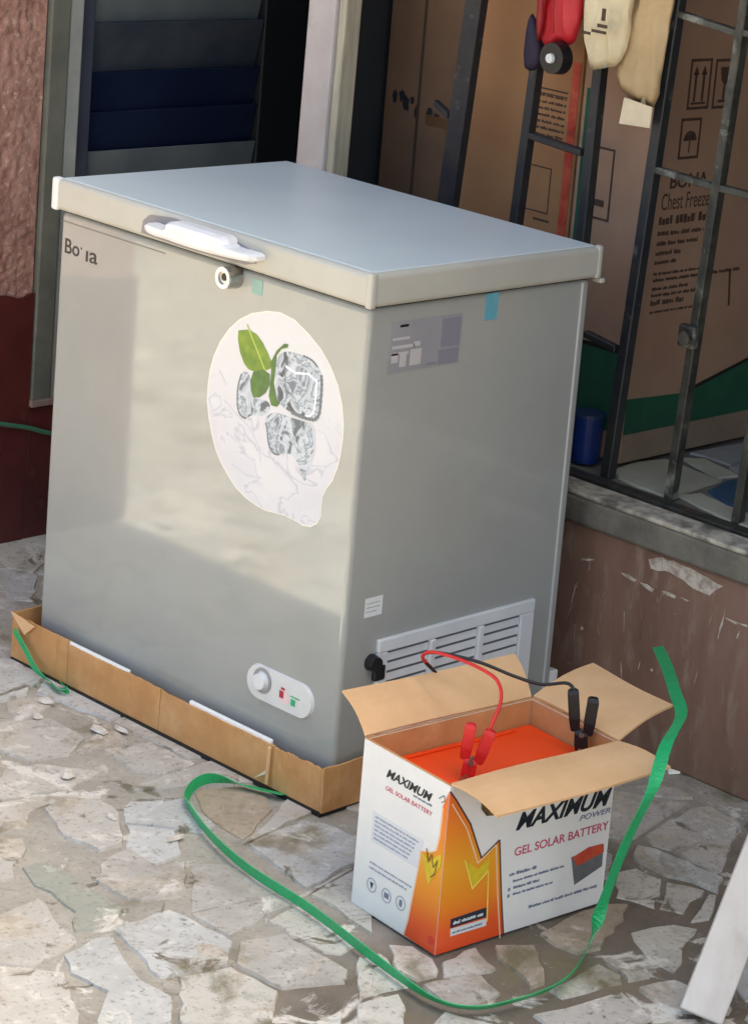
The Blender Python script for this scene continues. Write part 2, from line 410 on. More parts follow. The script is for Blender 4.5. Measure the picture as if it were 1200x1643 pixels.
def annulus(cx, cy, r0, r1, F, h0=0.0, t=0.0004, n=24):
    bm = new()
    V = {}
    for k, r in enumerate((r0, r1)):
        for l, h in enumerate((h0, h0 + t)):
            V[k, l] = [bm.verts.new(F @ Vector((cx + r * math.cos(2 * math.pi * i / n), cy + r * math.sin(2 * math.pi * i / n), h))) for i in range(n)]
    for i in range(n):
        j = (i + 1) % n
        bm.faces.new((V[0, 1][i], V[1, 1][i], V[1, 1][j], V[0, 1][j]))
        bm.faces.new((V[0, 0][i], V[0, 0][j], V[1, 0][j], V[1, 0][i]))
        bm.faces.new((V[1, 0][i], V[1, 0][j], V[1, 1][j], V[1, 1][i]))
        bm.faces.new((V[0, 0][j], V[0, 0][i], V[0, 1][i], V[0, 1][j]))
    return bm

def jag(bm, amt, rng):
    for v in bm.verts:
        v.co += Vector((rng.uniform(-amt, amt), rng.uniform(-amt, amt), rng.uniform(-amt, amt)))
    return bm

def chaikin(pts, n=2):
    for _ in range(n):
        out = []
        for (x0, y0), (x1, y1) in zip(pts, pts[1:] + pts[:1]):
            out += [(0.75 * x0 + 0.25 * x1, 0.75 * y0 + 0.25 * y1), (0.25 * x0 + 0.75 * x1, 0.25 * y0 + 0.75 * y1)]
        pts = out
    return pts

rng = random.Random(11)

# ------------------------------------------------------------------ materials
CARD = mat('cardboard', srgb(206, 152, 96), srgb(190, 136, 82), scale=14, rough=0.8, bump=0.35, bump_scale=28, col3=srgb(216, 168, 118), scale3=6)
CARD_PALE = mat('cardboard_inside', srgb(228, 184, 136), srgb(216, 170, 122), scale=9, rough=0.85, bump=0.08, bump_scale=200)
GREY_PAINT = mat('silver_grey_enamel', srgb(161, 162, 158), srgb(154, 155, 151), scale=3, col3=srgb(168, 166, 158), scale3=1.7, lo3=0.45, hi3=0.75, rough=0.055, spec=0.5, ior=1.60, bump=0.022, bump_scale=4.5)
LID_EDGE = mat('lid_edge_plastic', srgb(184, 182, 173), srgb(176, 173, 164), scale=6, rough=0.38)
LID_TOP = mat('lid_top_enamel', srgb(204, 213, 215), srgb(194, 204, 207), scale=2.5, rough=0.4, rough_var=0.08)
WHITE = mat('white_plastic', srgb(226, 226, 224), srgb(214, 214, 212), scale=12, rough=0.4)
BLACK = mat('black_plastic', srgb(20, 20, 22), rough=0.45)
CHROME = mat('nickel_plate', srgb(176, 176, 174), rough=0.3, metallic=1.0)
BAR = mat('dark_painted_steel', srgb(30, 32, 42), srgb(44, 46, 44), scale=20, rough=0.5, bump=0.2, bump_scale=90, col3=srgb(92, 94, 88), scale3=24, lo3=0.62, hi3=0.72)
BAR_PALE = mat('worn_grey_steel', srgb(70, 70, 62), srgb(34, 34, 32), scale=30, rough=0.5, bump=0.3, bump_scale=90, col3=srgb(120, 122, 112), scale3=18, lo3=0.56, hi3=0.66)
INK = mat('carton_ink', srgb(66, 46, 38), srgb(84, 62, 50), scale=90, rough=0.8)
GREEN_INK = mat('green_carton_print', srgb(30, 88, 62), srgb(24, 74, 54), scale=12, rough=0.75)
STRAP = mat('green_strapping', srgb(26, 170, 100), srgb(36, 182, 112), scale=60, rough=0.33, spec=0.6, bump=0.5, bump_scale=260)
INTERIOR = mat('dim_wall_paint', srgb(88, 82, 74), srgb(70, 66, 60), scale=5, rough=0.9)

# ------------------------------------------------------------------ the setting: ground and its broken-slab paving
def wear(col, noise, rng_, mix):
    """stains, moss and cement splashes that run across stones and mortar alike"""
    col = mix(rng_(noise(2.6, 9, 0.5), 0.56, 0.80), col, srgb(136, 126, 110))
    col = mix(rng_(noise(5.0, 10, 0.4), 0.56, 0.66), col, srgb(122, 112, 86))
    col = mix(rng_(noise(13.0, 9, 0.8), 0.60, 0.66), col, srgb(112, 103, 84))
    col = mix(rng_(noise(8.5, 9, 1.0), 0.585, 0.65), col, srgb(214, 206, 195))
    col = mix(rng_(noise(120, 4), 0.55, 0.75), col, srgb(128, 117, 102))
    return col

def ground_mat():
    m = bpy.data.materials.new('cement_screed')
    m.use_nodes = True
    N, L = m.node_tree.nodes, m.node_tree.links
    b = N['Principled BSDF']
    b.inputs['Roughness'].default_value = 0.9
    tc = N.new('ShaderNodeTexCoord')
    def noise(sc, det=6, dist=0.0):
        t = N.new('ShaderNodeTexNoise'); t.inputs['Scale'].default_value = sc; t.inputs['Detail'].default_value = det; t.inputs['Roughness'].default_value = 0.65; t.inputs['Distortion'].default_value = dist
        L.new(tc.outputs['Object'], t.inputs['Vector']); return t.outputs['Fac']
    def rng_(v, a, c):
        t = N.new('ShaderNodeMapRange'); t.inputs['From Min'].default_value = a; t.inputs['From Max'].default_value = c
        L.new(v, t.inputs['Value']); return t.outputs[0]
    def mix(f, a, c):
        t = N.new('ShaderNodeMix'); t.data_type = 'RGBA'; L.new(f, t.inputs[0])
        for i, v in ((6, a), (7, c)):
            if isinstance(v, tuple): t.inputs[i].default_value = v
            else: L.new(v, t.inputs[i])
        return t.outputs[2]
    skim = mix(rng_(noise(9), 0.35, 0.65), srgb(176, 167, 154), srgb(154, 146, 134))          # pale cement skim
    skim = mix(rng_(noise(34), 0.58, 0.72), skim, srgb(190, 178, 162))
    bare = mix(rng_(noise(7), 0.35, 0.65), srgb(128, 114, 100), srgb(106, 96, 84))            # bare dirty mortar
    sp = N.new('ShaderNodeSeparateXYZ'); L.new(tc.outputs['Object'], sp.inputs[0])
    ad = N.new('ShaderNodeMath'); ad.operation = 'MULTIPLY_ADD'
    L.new(noise(3.0, 4), ad.inputs[0]); ad.inputs[1].default_value = 0.8; L.new(sp.outputs['X'], ad.inputs[2])
    col = mix(rng_(ad.outputs[0], 0.62, 0.90), skim, bare)
    col = wear(col, noise, rng_, mix)
    L.new(col, b.inputs['Base Color'])
    bp = N.new('ShaderNodeBump'); bp.inputs['Strength'].default_value = 0.8; bp.inputs['Distance'].default_value = 0.006
    L.new(noise(40, 8), bp.inputs['Height']); L.new(bp.outputs[0], b.inputs['Normal'])
    return m
GROUT = ground_mat()
def slab_mat(name, c1, c2, c3, smear, rough=0.72):
    """worn stone; smear is how much dried cement skim lies over it"""
    m = bpy.data.materials.new(name)
    m.use_nodes = True
    N, L = m.node_tree.nodes, m.node_tree.links
    b = N['Principled BSDF']
    b.inputs['Roughness'].default_value = rough
    tc = N.new('ShaderNodeTexCoord')
    def noise(sc, det=6, dist=0.0):
        t = N.new('ShaderNodeTexNoise'); t.inputs['Scale'].default_value = sc; t.inputs['Detail'].default_value = det; t.inputs['Roughness'].default_value = 0.65; t.inputs['Distortion'].default_value = dist
        L.new(tc.outputs['Object'], t.inputs['Vector']); return t.outputs['Fac']
    def rng_(v, a, c):
        t = N.new('ShaderNodeMapRange'); t.inputs['From Min'].default_value = a; t.inputs['From Max'].default_value = c
        L.new(v, t.inputs['Value']); return t.outputs[0]
    def mix(f, a, c):
        t = N.new('ShaderNodeMix'); t.data_type = 'RGBA'; L.new(f, t.inputs[0])
        for i, v in ((6, a), (7, c)):
            if isinstance(v, tuple): t.inputs[i].default_value = v
            else: L.new(v, t.inputs[i])
        return t.outputs[2]
    col = mix(rng_(noise(9), 0.35, 0.65), srgb(*c1), srgb(*c2))
    col = mix(rng_(noise(26), 0.54, 0.68), col, srgb(*c3))
    oi = N.new('ShaderNodeObjectInfo')
    hs = N.new('ShaderNodeHueSaturation')
    mr = N.new('ShaderNodeMapRange'); mr.inputs['To Min'].default_value = 0.92; mr.inputs['To Max'].default_value = 1.07
    L.new(oi.outputs['Random'], mr.inputs['Value']); L.new(mr.outputs[0], hs.inputs['Value']); L.new(col, hs.inputs['Color'])
    col = hs.outputs[0]
    skim = mix(rng_(noise(34), 0.45, 0.68), srgb(174, 160, 142), srgb(204, 192, 176))
    if smear > 0:
        col = mix(rng_(noise(5.5, 8, 0.6), 0.60 - 0.2 * smear, 0.66 - 0.16 * smear), col, skim)
    col = wear(col, noise, rng_, mix)
    L.new(col, b.inputs['Base Color'])
    bp = N.new('ShaderNodeBump'); bp.inputs['Strength'].default_value = 0.5; bp.inputs['Distance'].default_value = 0.004
    L.new(noise(48, 8), bp.inputs['Height']); L.new(bp.outputs[0], b.inputs['Normal'])
    return m
SLAB_M = [slab_mat('slab_warm', (190, 182, 172), (174, 166, 156), (204, 197, 187), 0.4),
          slab_mat('slab_cream', (206, 199, 187), (190, 183, 171), (172, 164, 152), 0.15),
          slab_mat('slab_grey', (198, 195, 190), (180, 176, 170), (212, 208, 202), 0.3),
          slab_mat('slab_tan', (182, 163, 140), (162, 145, 125), (150, 136, 118), 0.4),
          slab_mat('slab_green_grey', (150, 150, 137), (160, 158, 144), (140, 138, 126), 0.35),
          slab_mat('slab_white_plaster', (212, 203, 191), (180, 168, 154), (222, 214, 204), 0.4)]

bm = new()
bmesh.ops.create_grid(bm, x_segments=2, y_segments=2, size=40)
ground = tag(obj('ground', bm, GROUT), 'cement ground set with irregular broken stone slabs', 'ground', kind='structure')
del ground['category'], ground['label']

def inside(p, poly):
    c = False
    for (x0, y0), (x1, y1) in zip(poly, poly[1:] + poly[:1]):
        if (y0 > p[1]) != (y1 > p[1]) and p[0] < (x1 - x0) * (p[1] - y0) / (y1 - y0) + x0:
            c = not c
    return c

def rough_edges(pts, rng, amt=0.0045, step=0.022):
    out = []
    for (x0, y0), (x1, y1) in zip(pts, pts[1:] + pts[:1]):
        d = math.hypot(x1 - x0, y1 - y0)
        n = max(1, int(d / step))
        for k in range(n):
            t = k / n
            j = 0 if k == 0 else amt
            out.append((x0 + (x1 - x0) * t + rng.uniform(-j, j), y0 + (y1 - y0) * t + rng.uniform(-j, j)))
    return out

def slab(pts, m, parent, z=0.0, rng=rng):
    h = rng.uniform(0.002, 0.0055)
    tx, ty = rng.uniform(-0.008, 0.008), rng.uniform(-0.008, 0.008)
    cx = sum(p[0] for p in pts) / len(pts)
    cy = sum(p[1] for p in pts) / len(pts)
    fn = lambda a, b, t: (a, b, z - 0.004 if t == 0 else z + h + (a - cx) * tx + (b - cy) * ty)
    return obj('paving_slab', add_prism(new(), pts, fn, 1.0, inset=0.0035), m, parent)

def voronoi(seeds, idx, rad):
    x, y = seeds[idx]
    poly = [(x - rad, y - rad), (x + rad, y - rad), (x + rad, y + rad), (x - rad, y + rad)]
    for k, (a, b) in enumerate(seeds):
        if k == idx or abs(a - x) > 2 * rad or abs(b - y) > 2 * rad:
            continue
        mx, my, nx, ny = (x + a) / 2, (y + b) / 2, a - x, b - y
        new_p = []
        for p, q in zip(poly, poly[1:] + poly[:1]):
            dp = (p[0] - mx) * nx + (p[1] - my) * ny
            dq = (q[0] - mx) * nx + (q[1] - my) * ny
            if dp <= 0:
                new_p.append(p)
            if dp * dq < 0:
                t = dp / (dp - dq)
                new_p.append((p[0] + (q[0] - p[0]) * t, p[1] + (q[1] - p[1]) * t))
        poly = new_p
    return poly

def shrink(poly, g):
    cx = sum(p[0] for p in poly) / len(poly)
    cy = sum(p[1] for p in poly) / len(poly)
    out = []
    for p in poly:
        d = math.hypot(p[0] - cx, p[1] - cy) or 1
        out.append((cx + (p[0] - cx) * (1 - g / d), cy + (p[1] - cy) * (1 - g / d)))
    return out

traced = [p for c, p in SLABS]
for c, p in SLABS:
    slab(rough_edges(p, rng), SLAB_M[c], ground)
def clip_half(poly, px, py, nx, ny):
    out = []
    for p, q in zip(poly, poly[1:] + poly[:1]):
        dp = (p[0] - px) * nx + (p[1] - py) * ny
        dq = (q[0] - px) * nx + (q[1] - py) * ny
        if dp >= 0:
            out.append(p)
        if dp * dq < 0:
            t = dp / (dp - dq)
            out.append((p[0] + (q[0] - p[0]) * t, p[1] + (q[1] - p[1]) * t))
    return out

def area(poly):
    return 0.5 * abs(sum(a[0] * b[1] - b[0] * a[1] for a, b in zip(poly, poly[1:] + poly[:1])))

def hull(pts):
    pts = sorted(set(pts))
    def half(ps):
        h = []
        for p in ps:
            while len(h) > 1 and (h[-1][0] - h[-2][0]) * (p[1] - h[-2][1]) - (h[-1][1] - h[-2][1]) * (p[0] - h[-2][0]) <= 0:
                h.pop()
            h.append(p)
        return h[:-1]
    return half(pts) + half(pts[::-1])

def scatter_slabs(x0, x1, y0, y1, step, fixed, parent, z, mats):
    hulls = [hull(t) for t in fixed]
    seeds = []
    for i in range(int((x1 - x0) / step)):
        for j in range(int((y1 - y0) / step)):
            p = (x0 + (i + 0.5 + rng.uniform(-0.45, 0.45)) * step, y0 + (j + 0.5 + rng.uniform(-0.45, 0.45)) * step)
            if not any(inside(p, h) for h in hulls):
                seeds.append(p)
    for k in range(len(seeds)):
        poly = voronoi(seeds, k, step * 1.3)
        sx, sy = seeds[k]
        gap = rng.uniform(0.002, 0.005) if sx < 0.42 else rng.uniform(0.008, 0.016)
        for h in hulls:
            best = None
            for (ax, ay), (bx_, by_) in zip(h, h[1:] + h[:1]):          # anticlockwise hull: outward normal is (dy, -dx)
                d = math.hypot(bx_ - ax, by_ - ay)
                nx, ny = (by_ - ay) / d, -(bx_ - ax) / d
                s = (sx - ax) * nx + (sy - ay) * ny
                if best is None or s > best[0]:
                    best = (s, ax, ay, nx, ny)
            if best[0] < step * 2 and len(poly) > 2:
                poly = clip_half(poly, best[1] + best[3] * gap, best[2] + best[4] * gap, best[3], best[4])
        if len(poly) < 3:
            continue
        poly = shrink(poly, gap)
        if area(poly) < 0.0007:
            continue
        slab(rough_edges(poly, rng, 0.0035), rng.choice(mats), parent, z)
box_foot = [(0.27, -0.16), (0.43, -0.18), (0.46, 0.10), (0.30, 0.12)]
freezer_foot = [(-0.80, 0.0), (-0.01, 0.0), (-0.01, 0.52), (-0.80, 0.52)]
wide = [SLAB_M[0], SLAB_M[0], SLAB_M[0], SLAB_M[1], SLAB_M[2], SLAB_M[2]]
scatter_slabs(-1.34, 1.15, -1.05, 0.58, 0.165, traced + [freezer_foot, box_foot], ground, 0.0, wide)

# loose plaster crumbs and scraps lying on the paving
PLASTER = mat('crumbled_plaster', srgb(222, 212, 200), srgb(196, 184, 170), scale=60, rough=0.9, bump=0.6, bump_scale=120)
crumbs = [(-0.465, -0.093, 0.026, 0.012, 'flat white paper scrap lying just in front of the cardboard tray'),
          (-0.447, -0.062, 0.020, 0.006, 'thin pinkish white sliver beside the paper scrap'),
          (-0.345, -0.246, 0.013, 0.012, 'round cream pebble on the slabs in front of the freezer'),
          (-0.617, -0.088, 0.016, 0.012, 'white plaster crumb by the short green strap at the tray corner'),
          (-0.570, -0.141, 0.012, 0.010, 'small plaster crumb in front of the short green strap'),
          (-0.064, -0.255, 0.006, 0.022, 'narrow white plaster splinter on the grey slab'),
          (-0.180, -0.287, 0.012, 0.007, 'small cream chip on the warm slab near the green strap bend')]
for k, (x, y, a, b, lab) in enumerate(crumbs):
    pts = [(x + a * math.cos(t) * rng.uniform(0.7, 1.1) , y + b * math.sin(t) * rng.uniform(0.7, 1.1)) for t in [2 * math.pi * i / 9 for i in range(9)]]
    z0 = 0.0062
    tag(obj('pebble' if k == 2 else 'plaster_scrap', add_prism(new(), pts, lambda p, q, h: (p, q, z0 + h), 0.010 if k == 2 else 0.004, inset=0.006 if k == 2 else 0.003), PLASTER), lab, 'pebble' if k == 2 else 'scrap')

# ------------------------------------------------------------------ the shop: side wall, low front wall, pillar, floor, roof
from mathutils import noise as mnoise
def roughcast(lo, hi, n_a, n_b, amp, plane_x):
    """plastered face at x = plane_x over y,z with real relief, closed to a slab behind"""
    bm = new()
    G = []
    for i in range(n_a + 1):
        row = []
        for j in range(n_b + 1):
            y = lo[0] + (hi[0] - lo[0]) * i / n_a
            z = lo[1] + (hi[1] - lo[1]) * j / n_b
            f = mnoise.fractal(Vector((y * 75, z * 60, 3.1)), 0.7, 2.1, 5) * 0.45 - 1.5 * max(0.0, mnoise.noise(Vector((y * 120, z * 85, 9.4))) - 0.18) * max(0.0, 0.35 + 1.6 * mnoise.noise(Vector((y * 7, z * 5, 4.4))))
            g = mnoise.noise(Vector((y * 9, z * 9, 7.7)))
            e = 1.0 if 0 < i < n_a and 0 < j < n_b else 0.0
            row.append(bm.verts.new((plane_x + e * (amp * f + amp * 0.6 * g), y, z)))
        G.append(row)
    for i in range(n_a):
        for j in range(n_b):
            bm.faces.new((G[i][j], G[i + 1][j], G[i + 1][j + 1], G[i][j + 1]))
    return bm

side_wall = thing('plastered_side_wall', (-1.42, 0.3, 0), 'rough plastered side wall, pinkish brown above and dark red below', 'wall')
PINK = mat('roughcast_plaster', srgb(180, 138, 122), srgb(148, 106, 94), scale=22, rough=0.9, bump=0.8, bump_scale=120, col3=srgb(206, 170, 156), scale3=70, lo3=0.55, hi3=0.7)
DADO = mat('dark_red_gloss_paint', srgb(96, 40, 36), srgb(74, 30, 28), scale=6, rough=0.5, bump=0.3, bump_scale=40, col3=srgb(120, 66, 56), scale3=12, lo3=0.62, hi3=0.76)
WX = -1.35
obj('wall_core', box((WX - 0.25, 0.10, 0.0), (WX - 0.012, 0.386, 2.4)), PINK, side_wall)
obj('wall_core', box((WX - 0.16, -0.62, 0.0), (WX - 0.012, 0.0995, 1.30)), PINK, side_wall)  # unseen front stretch, kept low to shorten its cast shadow
obj('upper_plaster', roughcast((0.10, 0.5), (0.385, 2.4), 60, 380, 0.0075, WX), PINK, side_wall, smooth=True)
dz = [(-0.62 + 1.006 * i / 80, 0.525 + 0.030 * mnoise.noise(Vector((i * 0.11, 2.2, 0))) + 0.012 * mnoise.noise(Vector((i * 0.6, 5.2, 0)))) for i in range(81)]
obj('low_plaster', roughcast((-0.615, 0.5), (0.0995, 1.29), 90, 100, 0.006, WX), PINK, side_wall, smooth=True)
obj('painted_dado', add_prism(new(), [(-0.62, 0.0), (0.386, 0.0)] + dz[::-1], lambda a, b, h: (WX - 0.012 + h, a, b), 0.019), DADO, side_wall)
obj('wall_under_window', box((WX - 0.25, 0.388, 0.0), (WX + 0.005, 1.30, 0.280), 0.004), DADO, side_wall)
obj('wall_over_window', box((WX - 0.25, 0.388, 1.9), (WX, 1.30, 2.4)), PINK, side_wall)

# louvred window set into the side wall
win = thing('louvre_window', (WX, 0.7, 0.284), 'louvred window of dark tinted glass blades in a grey frame', 'window')
FR_GREEN = mat('grey_green_frame_paint', srgb(118, 117, 106), srgb(98, 99, 90), scale=12, rough=0.6, bump=0.2, bump_scale=60)
FR_PALE = mat('pale_grey_frame_paint', srgb(172, 172, 166), srgb(148, 150, 145), scale=10, rough=0.5)
FR_NAVY = mat('dark_slate_frame_paint', srgb(74, 78, 90), srgb(58, 62, 76), scale=8, rough=0.5)
GLASS_D = mat('dark_tinted_glass', srgb(26, 34, 60), srgb(34, 42, 66), scale=4, rough=0.12, spec=0.5)
GLASS_G = mat('grey_glass', srgb(116, 122, 122), srgb(94, 100, 104), scale=5, rough=0.35)  # grey blade colour, lighter than the dark glass
obj('outer_frame', box((WX - 0.10, 0.389, 0.284), (WX + 0.012, 0.434, 1.88), 0.003), FR_GREEN, win)
obj('outer_frame_lip', box((WX - 0.03, 0.3865, 0.2815), (WX + 0.016, 0.440, 0.296), 0.002), mat('rubbed_frame_edge', srgb(150, 126, 116), srgb(120, 100, 92), scale=30, rough=0.7), win)
obj('inner_frame', box((WX - 0.10, 0.440, 0.284), (WX + 0.004, 0.472, 1.88), 0.004), FR_PALE, win)
obj('blade_channel', box((WX - 0.10, 0.4725, 0.284), (WX - 0.012, 0.512, 1.88), 0.003), FR_NAVY, win)
obj('blade_channel', box((WX - 0.10, 0.960, 0.284), (WX - 0.02, 1.30, 1.88), 0.003), mat('gap_shade_black', srgb(22, 24, 28), rough=0.6), win)  # black slab: shade of the dark gap beside the blades, put into colour
obj('window_back', box((WX - 0.14, 0.44, 0.284), (WX - 0.11, 1.3, 1.88)), mat('black_interior', srgb(10, 10, 14), rough=0.9), win)
tilt = math.radians(12)
zs = [(0.30, 1), (0.40, 1), (0.50, 0), (0.59, 0), (0.69, 1), (0.785, 0), (0.865, 0), (0.945, 2), (1.045, 1), (1.14, 0), (1.24, 0), (1.34, 0), (1.44, 1), (1.54, 0), (1.64, 0), (1.74, 0)]
GLASS_M = mat('mid_grey_glass', srgb(74, 78, 84), srgb(52, 58, 70), scale=6, rough=0.3)  # blade colour between the dark and the grey glass
for k, (z, g) in enumerate(zs):
    z1 = zs[k + 1][0] if k + 1 < len(zs) else z + 0.1
    hh = (z1 - z) * 1.04
    M = Matrix.Translation((WX - 0.045, 0.735, z)) @ Matrix.Rotation(tilt, 4, 'Y')
    obj('glass_blade', box((-0.003, -0.222, 0), (0.003, 0.222, hh), 0.001, 1, M), (GLASS_D, GLASS_G, GLASS_M)[g], win)

# pillar at the corner of the shop front
PIL = mat('pale_pillar_paint', srgb(196, 188, 186), srgb(182, 172, 168), scale=9, rough=0.7, bump=0.25, bump_scale=60, col3=srgb(168, 158, 146), scale3=14, lo3=0.62, hi3=0.75)
pillar = thing('corner_pillar', (-0.815, 0.62, 0), 'pale painted pillar at the corner between louvred window and grille', 'pillar')
obj('shaft', box((-0.852, 0.604, 0.0), (-0.778, 0.66, 2.4), 0.003, 2, Matrix(((1, 0, 0.012, -0.012), (0, 1, 0, 0), (0, 0, 1, 0), (0, 0, 0, 1)))), PIL, pillar)
obj('door_jamb', box((-0.7775, 0.612, 0.43), (-0.758, 0.652, 2.4), 0.003, 2, Matrix(((1, 0, 0.012, -0.012), (0, 1, 0, 0), (0, 0, 1, 0), (0, 0, 0, 1)))), mat('cream_jamb_paint', srgb(186, 178, 156), srgb(160, 152, 132), scale=16, rough=0.7, stretch=(6, 6, 0.6)), pillar)

# low wall under the grille
low = thing('low_front_wall', (0.5, 0.6, 0), 'low brown painted wall with peeling paint under the shop grille', 'wall')
BROWN = mat('peeling_brown_paint', srgb(146, 112, 94), srgb(122, 90, 74), scale=7, rough=0.55, bump=0.5, bump_scale=45, col3=srgb(150, 124, 108), scale3=30, lo3=0.54, hi3=0.68, stretch=(1, 1, 0.35))
obj('wall_face', box((-0.851, 0.6, 0.0), (3.0, 0.80, 0.366), 0.004), BROWN, low)
SILL = mat('weathered_sill_cement', srgb(124, 117, 105), srgb(94, 89, 80), scale=14, rough=0.85, bump=0.6, bump_scale=50, col3=srgb(134, 126, 114), scale3=30, lo3=0.58, hi3=0.7)
obj('sill', jag(box((-0.851, 0.588, 0.368), (3.0, 0.80, 0.418), 0.006, 2), 0.001, rng), SILL, low)
obj('worn_sill_edge', box((-0.848, 0.590, 0.417), (3.0, 0.650, 0.4265), 0.004, 2), mat('worn_pale_edge', srgb(196, 186, 168), srgb(138, 130, 118), scale=26, rough=0.8, bump=0.5, bump_scale=60, lo=0.42, hi=0.6, col3=srgb(96, 90, 80), scale3=9, lo3=0.55, hi3=0.66), low)
obj('sill_rail', box((-0.846, 0.660, 0.419), (3.0, 0.690, 0.4285), 0.002), mat('dull_rail_metal', srgb(84, 82, 76), srgb(60, 58, 54), scale=30, rough=0.45, metallic=0.4), low)
CHIP = mat('bare_plaster_patch', srgb(206, 192, 176), srgb(164, 144, 128), scale=50, rough=0.9, bump=0.6, bump_scale=90, lo=0.45, hi=0.6)
for c in CHIPS:
    obj('bare_plaster_patch', add_prism(new(), rough_edges(c, rng, 0.0025, 0.012), lambda a, b, h: (a, 0.6015 - h, b), 0.003, inset=0.001), CHIP, low)
cr = random.Random(5)
SCRATCH = mat('scratched_paint', srgb(168, 140, 120), srgb(140, 112, 94), scale=90, rough=0.8)
for k in range(46):
    x, z = cr.uniform(-0.06, 0.48), cr.uniform(0.12, 0.34) if k < 32 else cr.uniform(0.03, 0.3)
    w, h = (cr.uniform(0.0006, 0.0022), cr.uniform(0.006, 0.03)) if k < 32 else (cr.uniform(0.0015, 0.005), cr.uniform(0.0015, 0.004))
    tl = cr.uniform(-0.3, 0.3)
    pts = [(x + w * math.cos(t) * cr.uniform(0.3, 1.2) + tl * h * math.sin(t), z + h * math.sin(t) * cr.uniform(0.5, 1.1)) for t in [2 * math.pi * i / 9 for i in range(9)]]
    obj('paint_scratch' if k < 32 else 'paint_chip', add_prism(new(), pts, lambda a, b, h_: (a, 0.6008 - h_, b), 0.0014), SCRATCH if k % 4 else CHIP, low)

# shop floor with broken tiles
floor = tag(obj('shop_floor', box((-0.85, 0.692, 0.30), (3.0, 2.6, 0.4245)), mat('shop_floor_cement', srgb(120, 114, 104), srgb(98, 92, 84), scale=12, rough=0.8, bump=0.3)), kind='structure')
T_CREAM = mat('cream_floor_tile', srgb(190, 184, 164), srgb(172, 166, 148), scale=10, rough=0.4, piece=0.08)
T_GREY = mat('grey_floor_tile', srgb(160, 158, 154), srgb(140, 140, 138), scale=10, rough=0.4, piece=0.08)
T_BLUE = mat('blue_floor_tile', srgb(54, 84, 112), srgb(44, 72, 100), scale=10, rough=0.35)
FT = []
def ftile(pts, m):
    FT.append(pts)
    obj('floor_tile', add_prism(new(), rough_edges(pts, rng, 0.0015), lambda a, b, h: (a, b, 0.423 + h), 0.006, inset=0.002), m, floor)
for _p, _m in FLOOR_TILES:
    ftile(_p, (T_CREAM, T_GREY, T_BLUE)[_m])
_seeds_rng = rng
def more_tiles():
    step = 0.2
    seeds = [(-0.8 + (i + 0.5 + rng.uniform(-0.4, 0.4)) * step, 0.7 + (j + 0.5 + rng.uniform(-0.4, 0.4)) * step) for i in range(14) for j in range(5)]
    fixed = list(FT)
    for k in range(len(seeds)):
        poly = shrink(voronoi(seeds, k, 0.22), 0.008)
        if len(poly) < 3 or min(p[1] for p in poly) < 0.695 or max(p[0] for p in poly) > 2.9:
            continue
        test = poly + [seeds[k]] + [((p[0] + seeds[k][0]) / 2, (p[1] + seeds[k][1]) / 2) for p in poly]
        if any(inside(p, t) for t in fixed for p in test) or any(inside(q, poly) for t in fixed for q in t):
            continue
        ftile(poly, rng.choice((T_CREAM, T_GREY)))
more_tiles()

room = thing('shop_room', (1.0, 1.7, 0.0), 'dim shop interior walls behind the grille', 'shop')
obj('back_wall', box((-1.6, 2.6, 0.0), (3.2, 2.75, 2.4)), INTERIOR, room)
obj('right_wall', box((3.0, 0.6, 0.0), (3.2, 2.598, 2.4)), INTERIOR, room)
obj('partition', box((-0.90, 0.665, 0.0), (-0.856, 2.598, 2.4)), mat('partition_shade_dark', srgb(44, 46, 48), srgb(34, 36, 40), scale=6, rough=0.8), room)  # dark colour stands in for the shadow beside the pillar
obj('alcove_back', box((WX - 0.25, 1.305, 0.0), (-0.902, 1.40, 2.4)), mat('alcove_shade_dark', srgb(34, 34, 38), rough=0.8), room)  # near-black colour stands in for the shade inside the alcove
ROOF = mat('roof_concrete', srgb(150, 144, 136), srgb(128, 122, 114), scale=4, rough=0.9)
obj('roof_slab', add_prism(new(), SHADE_EAVE + [(5.0, 2.8), (-5.0, 2.8)], lambda a, b, h: (a, b, 2.402 + h), 0.14), ROOF, room)  # unseen roof; its front edge is shaped to place the shade
obj('shade_lintel', box((-0.75, 0.712, 1.70), (2.998, 0.80, 2.400)), INTERIOR, room)  # unseen lintel, set low to cut sky light on the cartons
obj('neighbour_wall', box((-5.0, 0.9, 0.0), (-1.62, 1.1, 2.400)), PINK, room)

# steel security grille standing on the sill
gr = thing('security_grille', (0.2, 0.7, 0.43), 'dark steel security grille of uprights and crossbars in the shop front', 'grille')
def upright(x0, sl, w, d, m, top=2.05):
    M = Matrix(((1, 0, sl, x0 - sl * 0.43), (0, 1, 0, 0.70), (0, 0, 1, 0), (0, 0, 0, 1)))
    obj('upright', box((-w / 2, -d / 2, 0.4265), (w / 2, d / 2, top), 0.002, 1, M), m, gr)
for n, x0, sl in BARS:
    w, m = {'A': (0.021, BAR), 'B': (0.017, BAR_PALE), 'p7': (0.040, BAR), 'p8': (0.019, BAR), 'x': (0.020, BAR)}[n]
    upright(x0, sl, w, 0.022, m)
for x in (0.21, 0.36, 0.51, 0.66, 0.81, 0.96, 1.11, 1.3):
    upright(x, 0.053, 0.017, 0.02, BAR_PALE)
def crossbar(a, b, t, m, y=0.70):
    A, B = Vector((a[0], y, a[1])), Vector((b[0], y, b[1]))
    d = (B - A)
    M = frame(A, d, (0, 0, 1))
    obj('crossbar', box((0, -t / 2, -0.008), (d.length, t / 2, 0.008), 0.0015, 1, M), m, gr)
CR = list(CROSS)
mats = [BAR, BAR, BAR_PALE, BAR_PALE, BAR]
for (a, b), m in zip(CR, mats):
    crossbar(a, b, 0.012, m, 0.699)
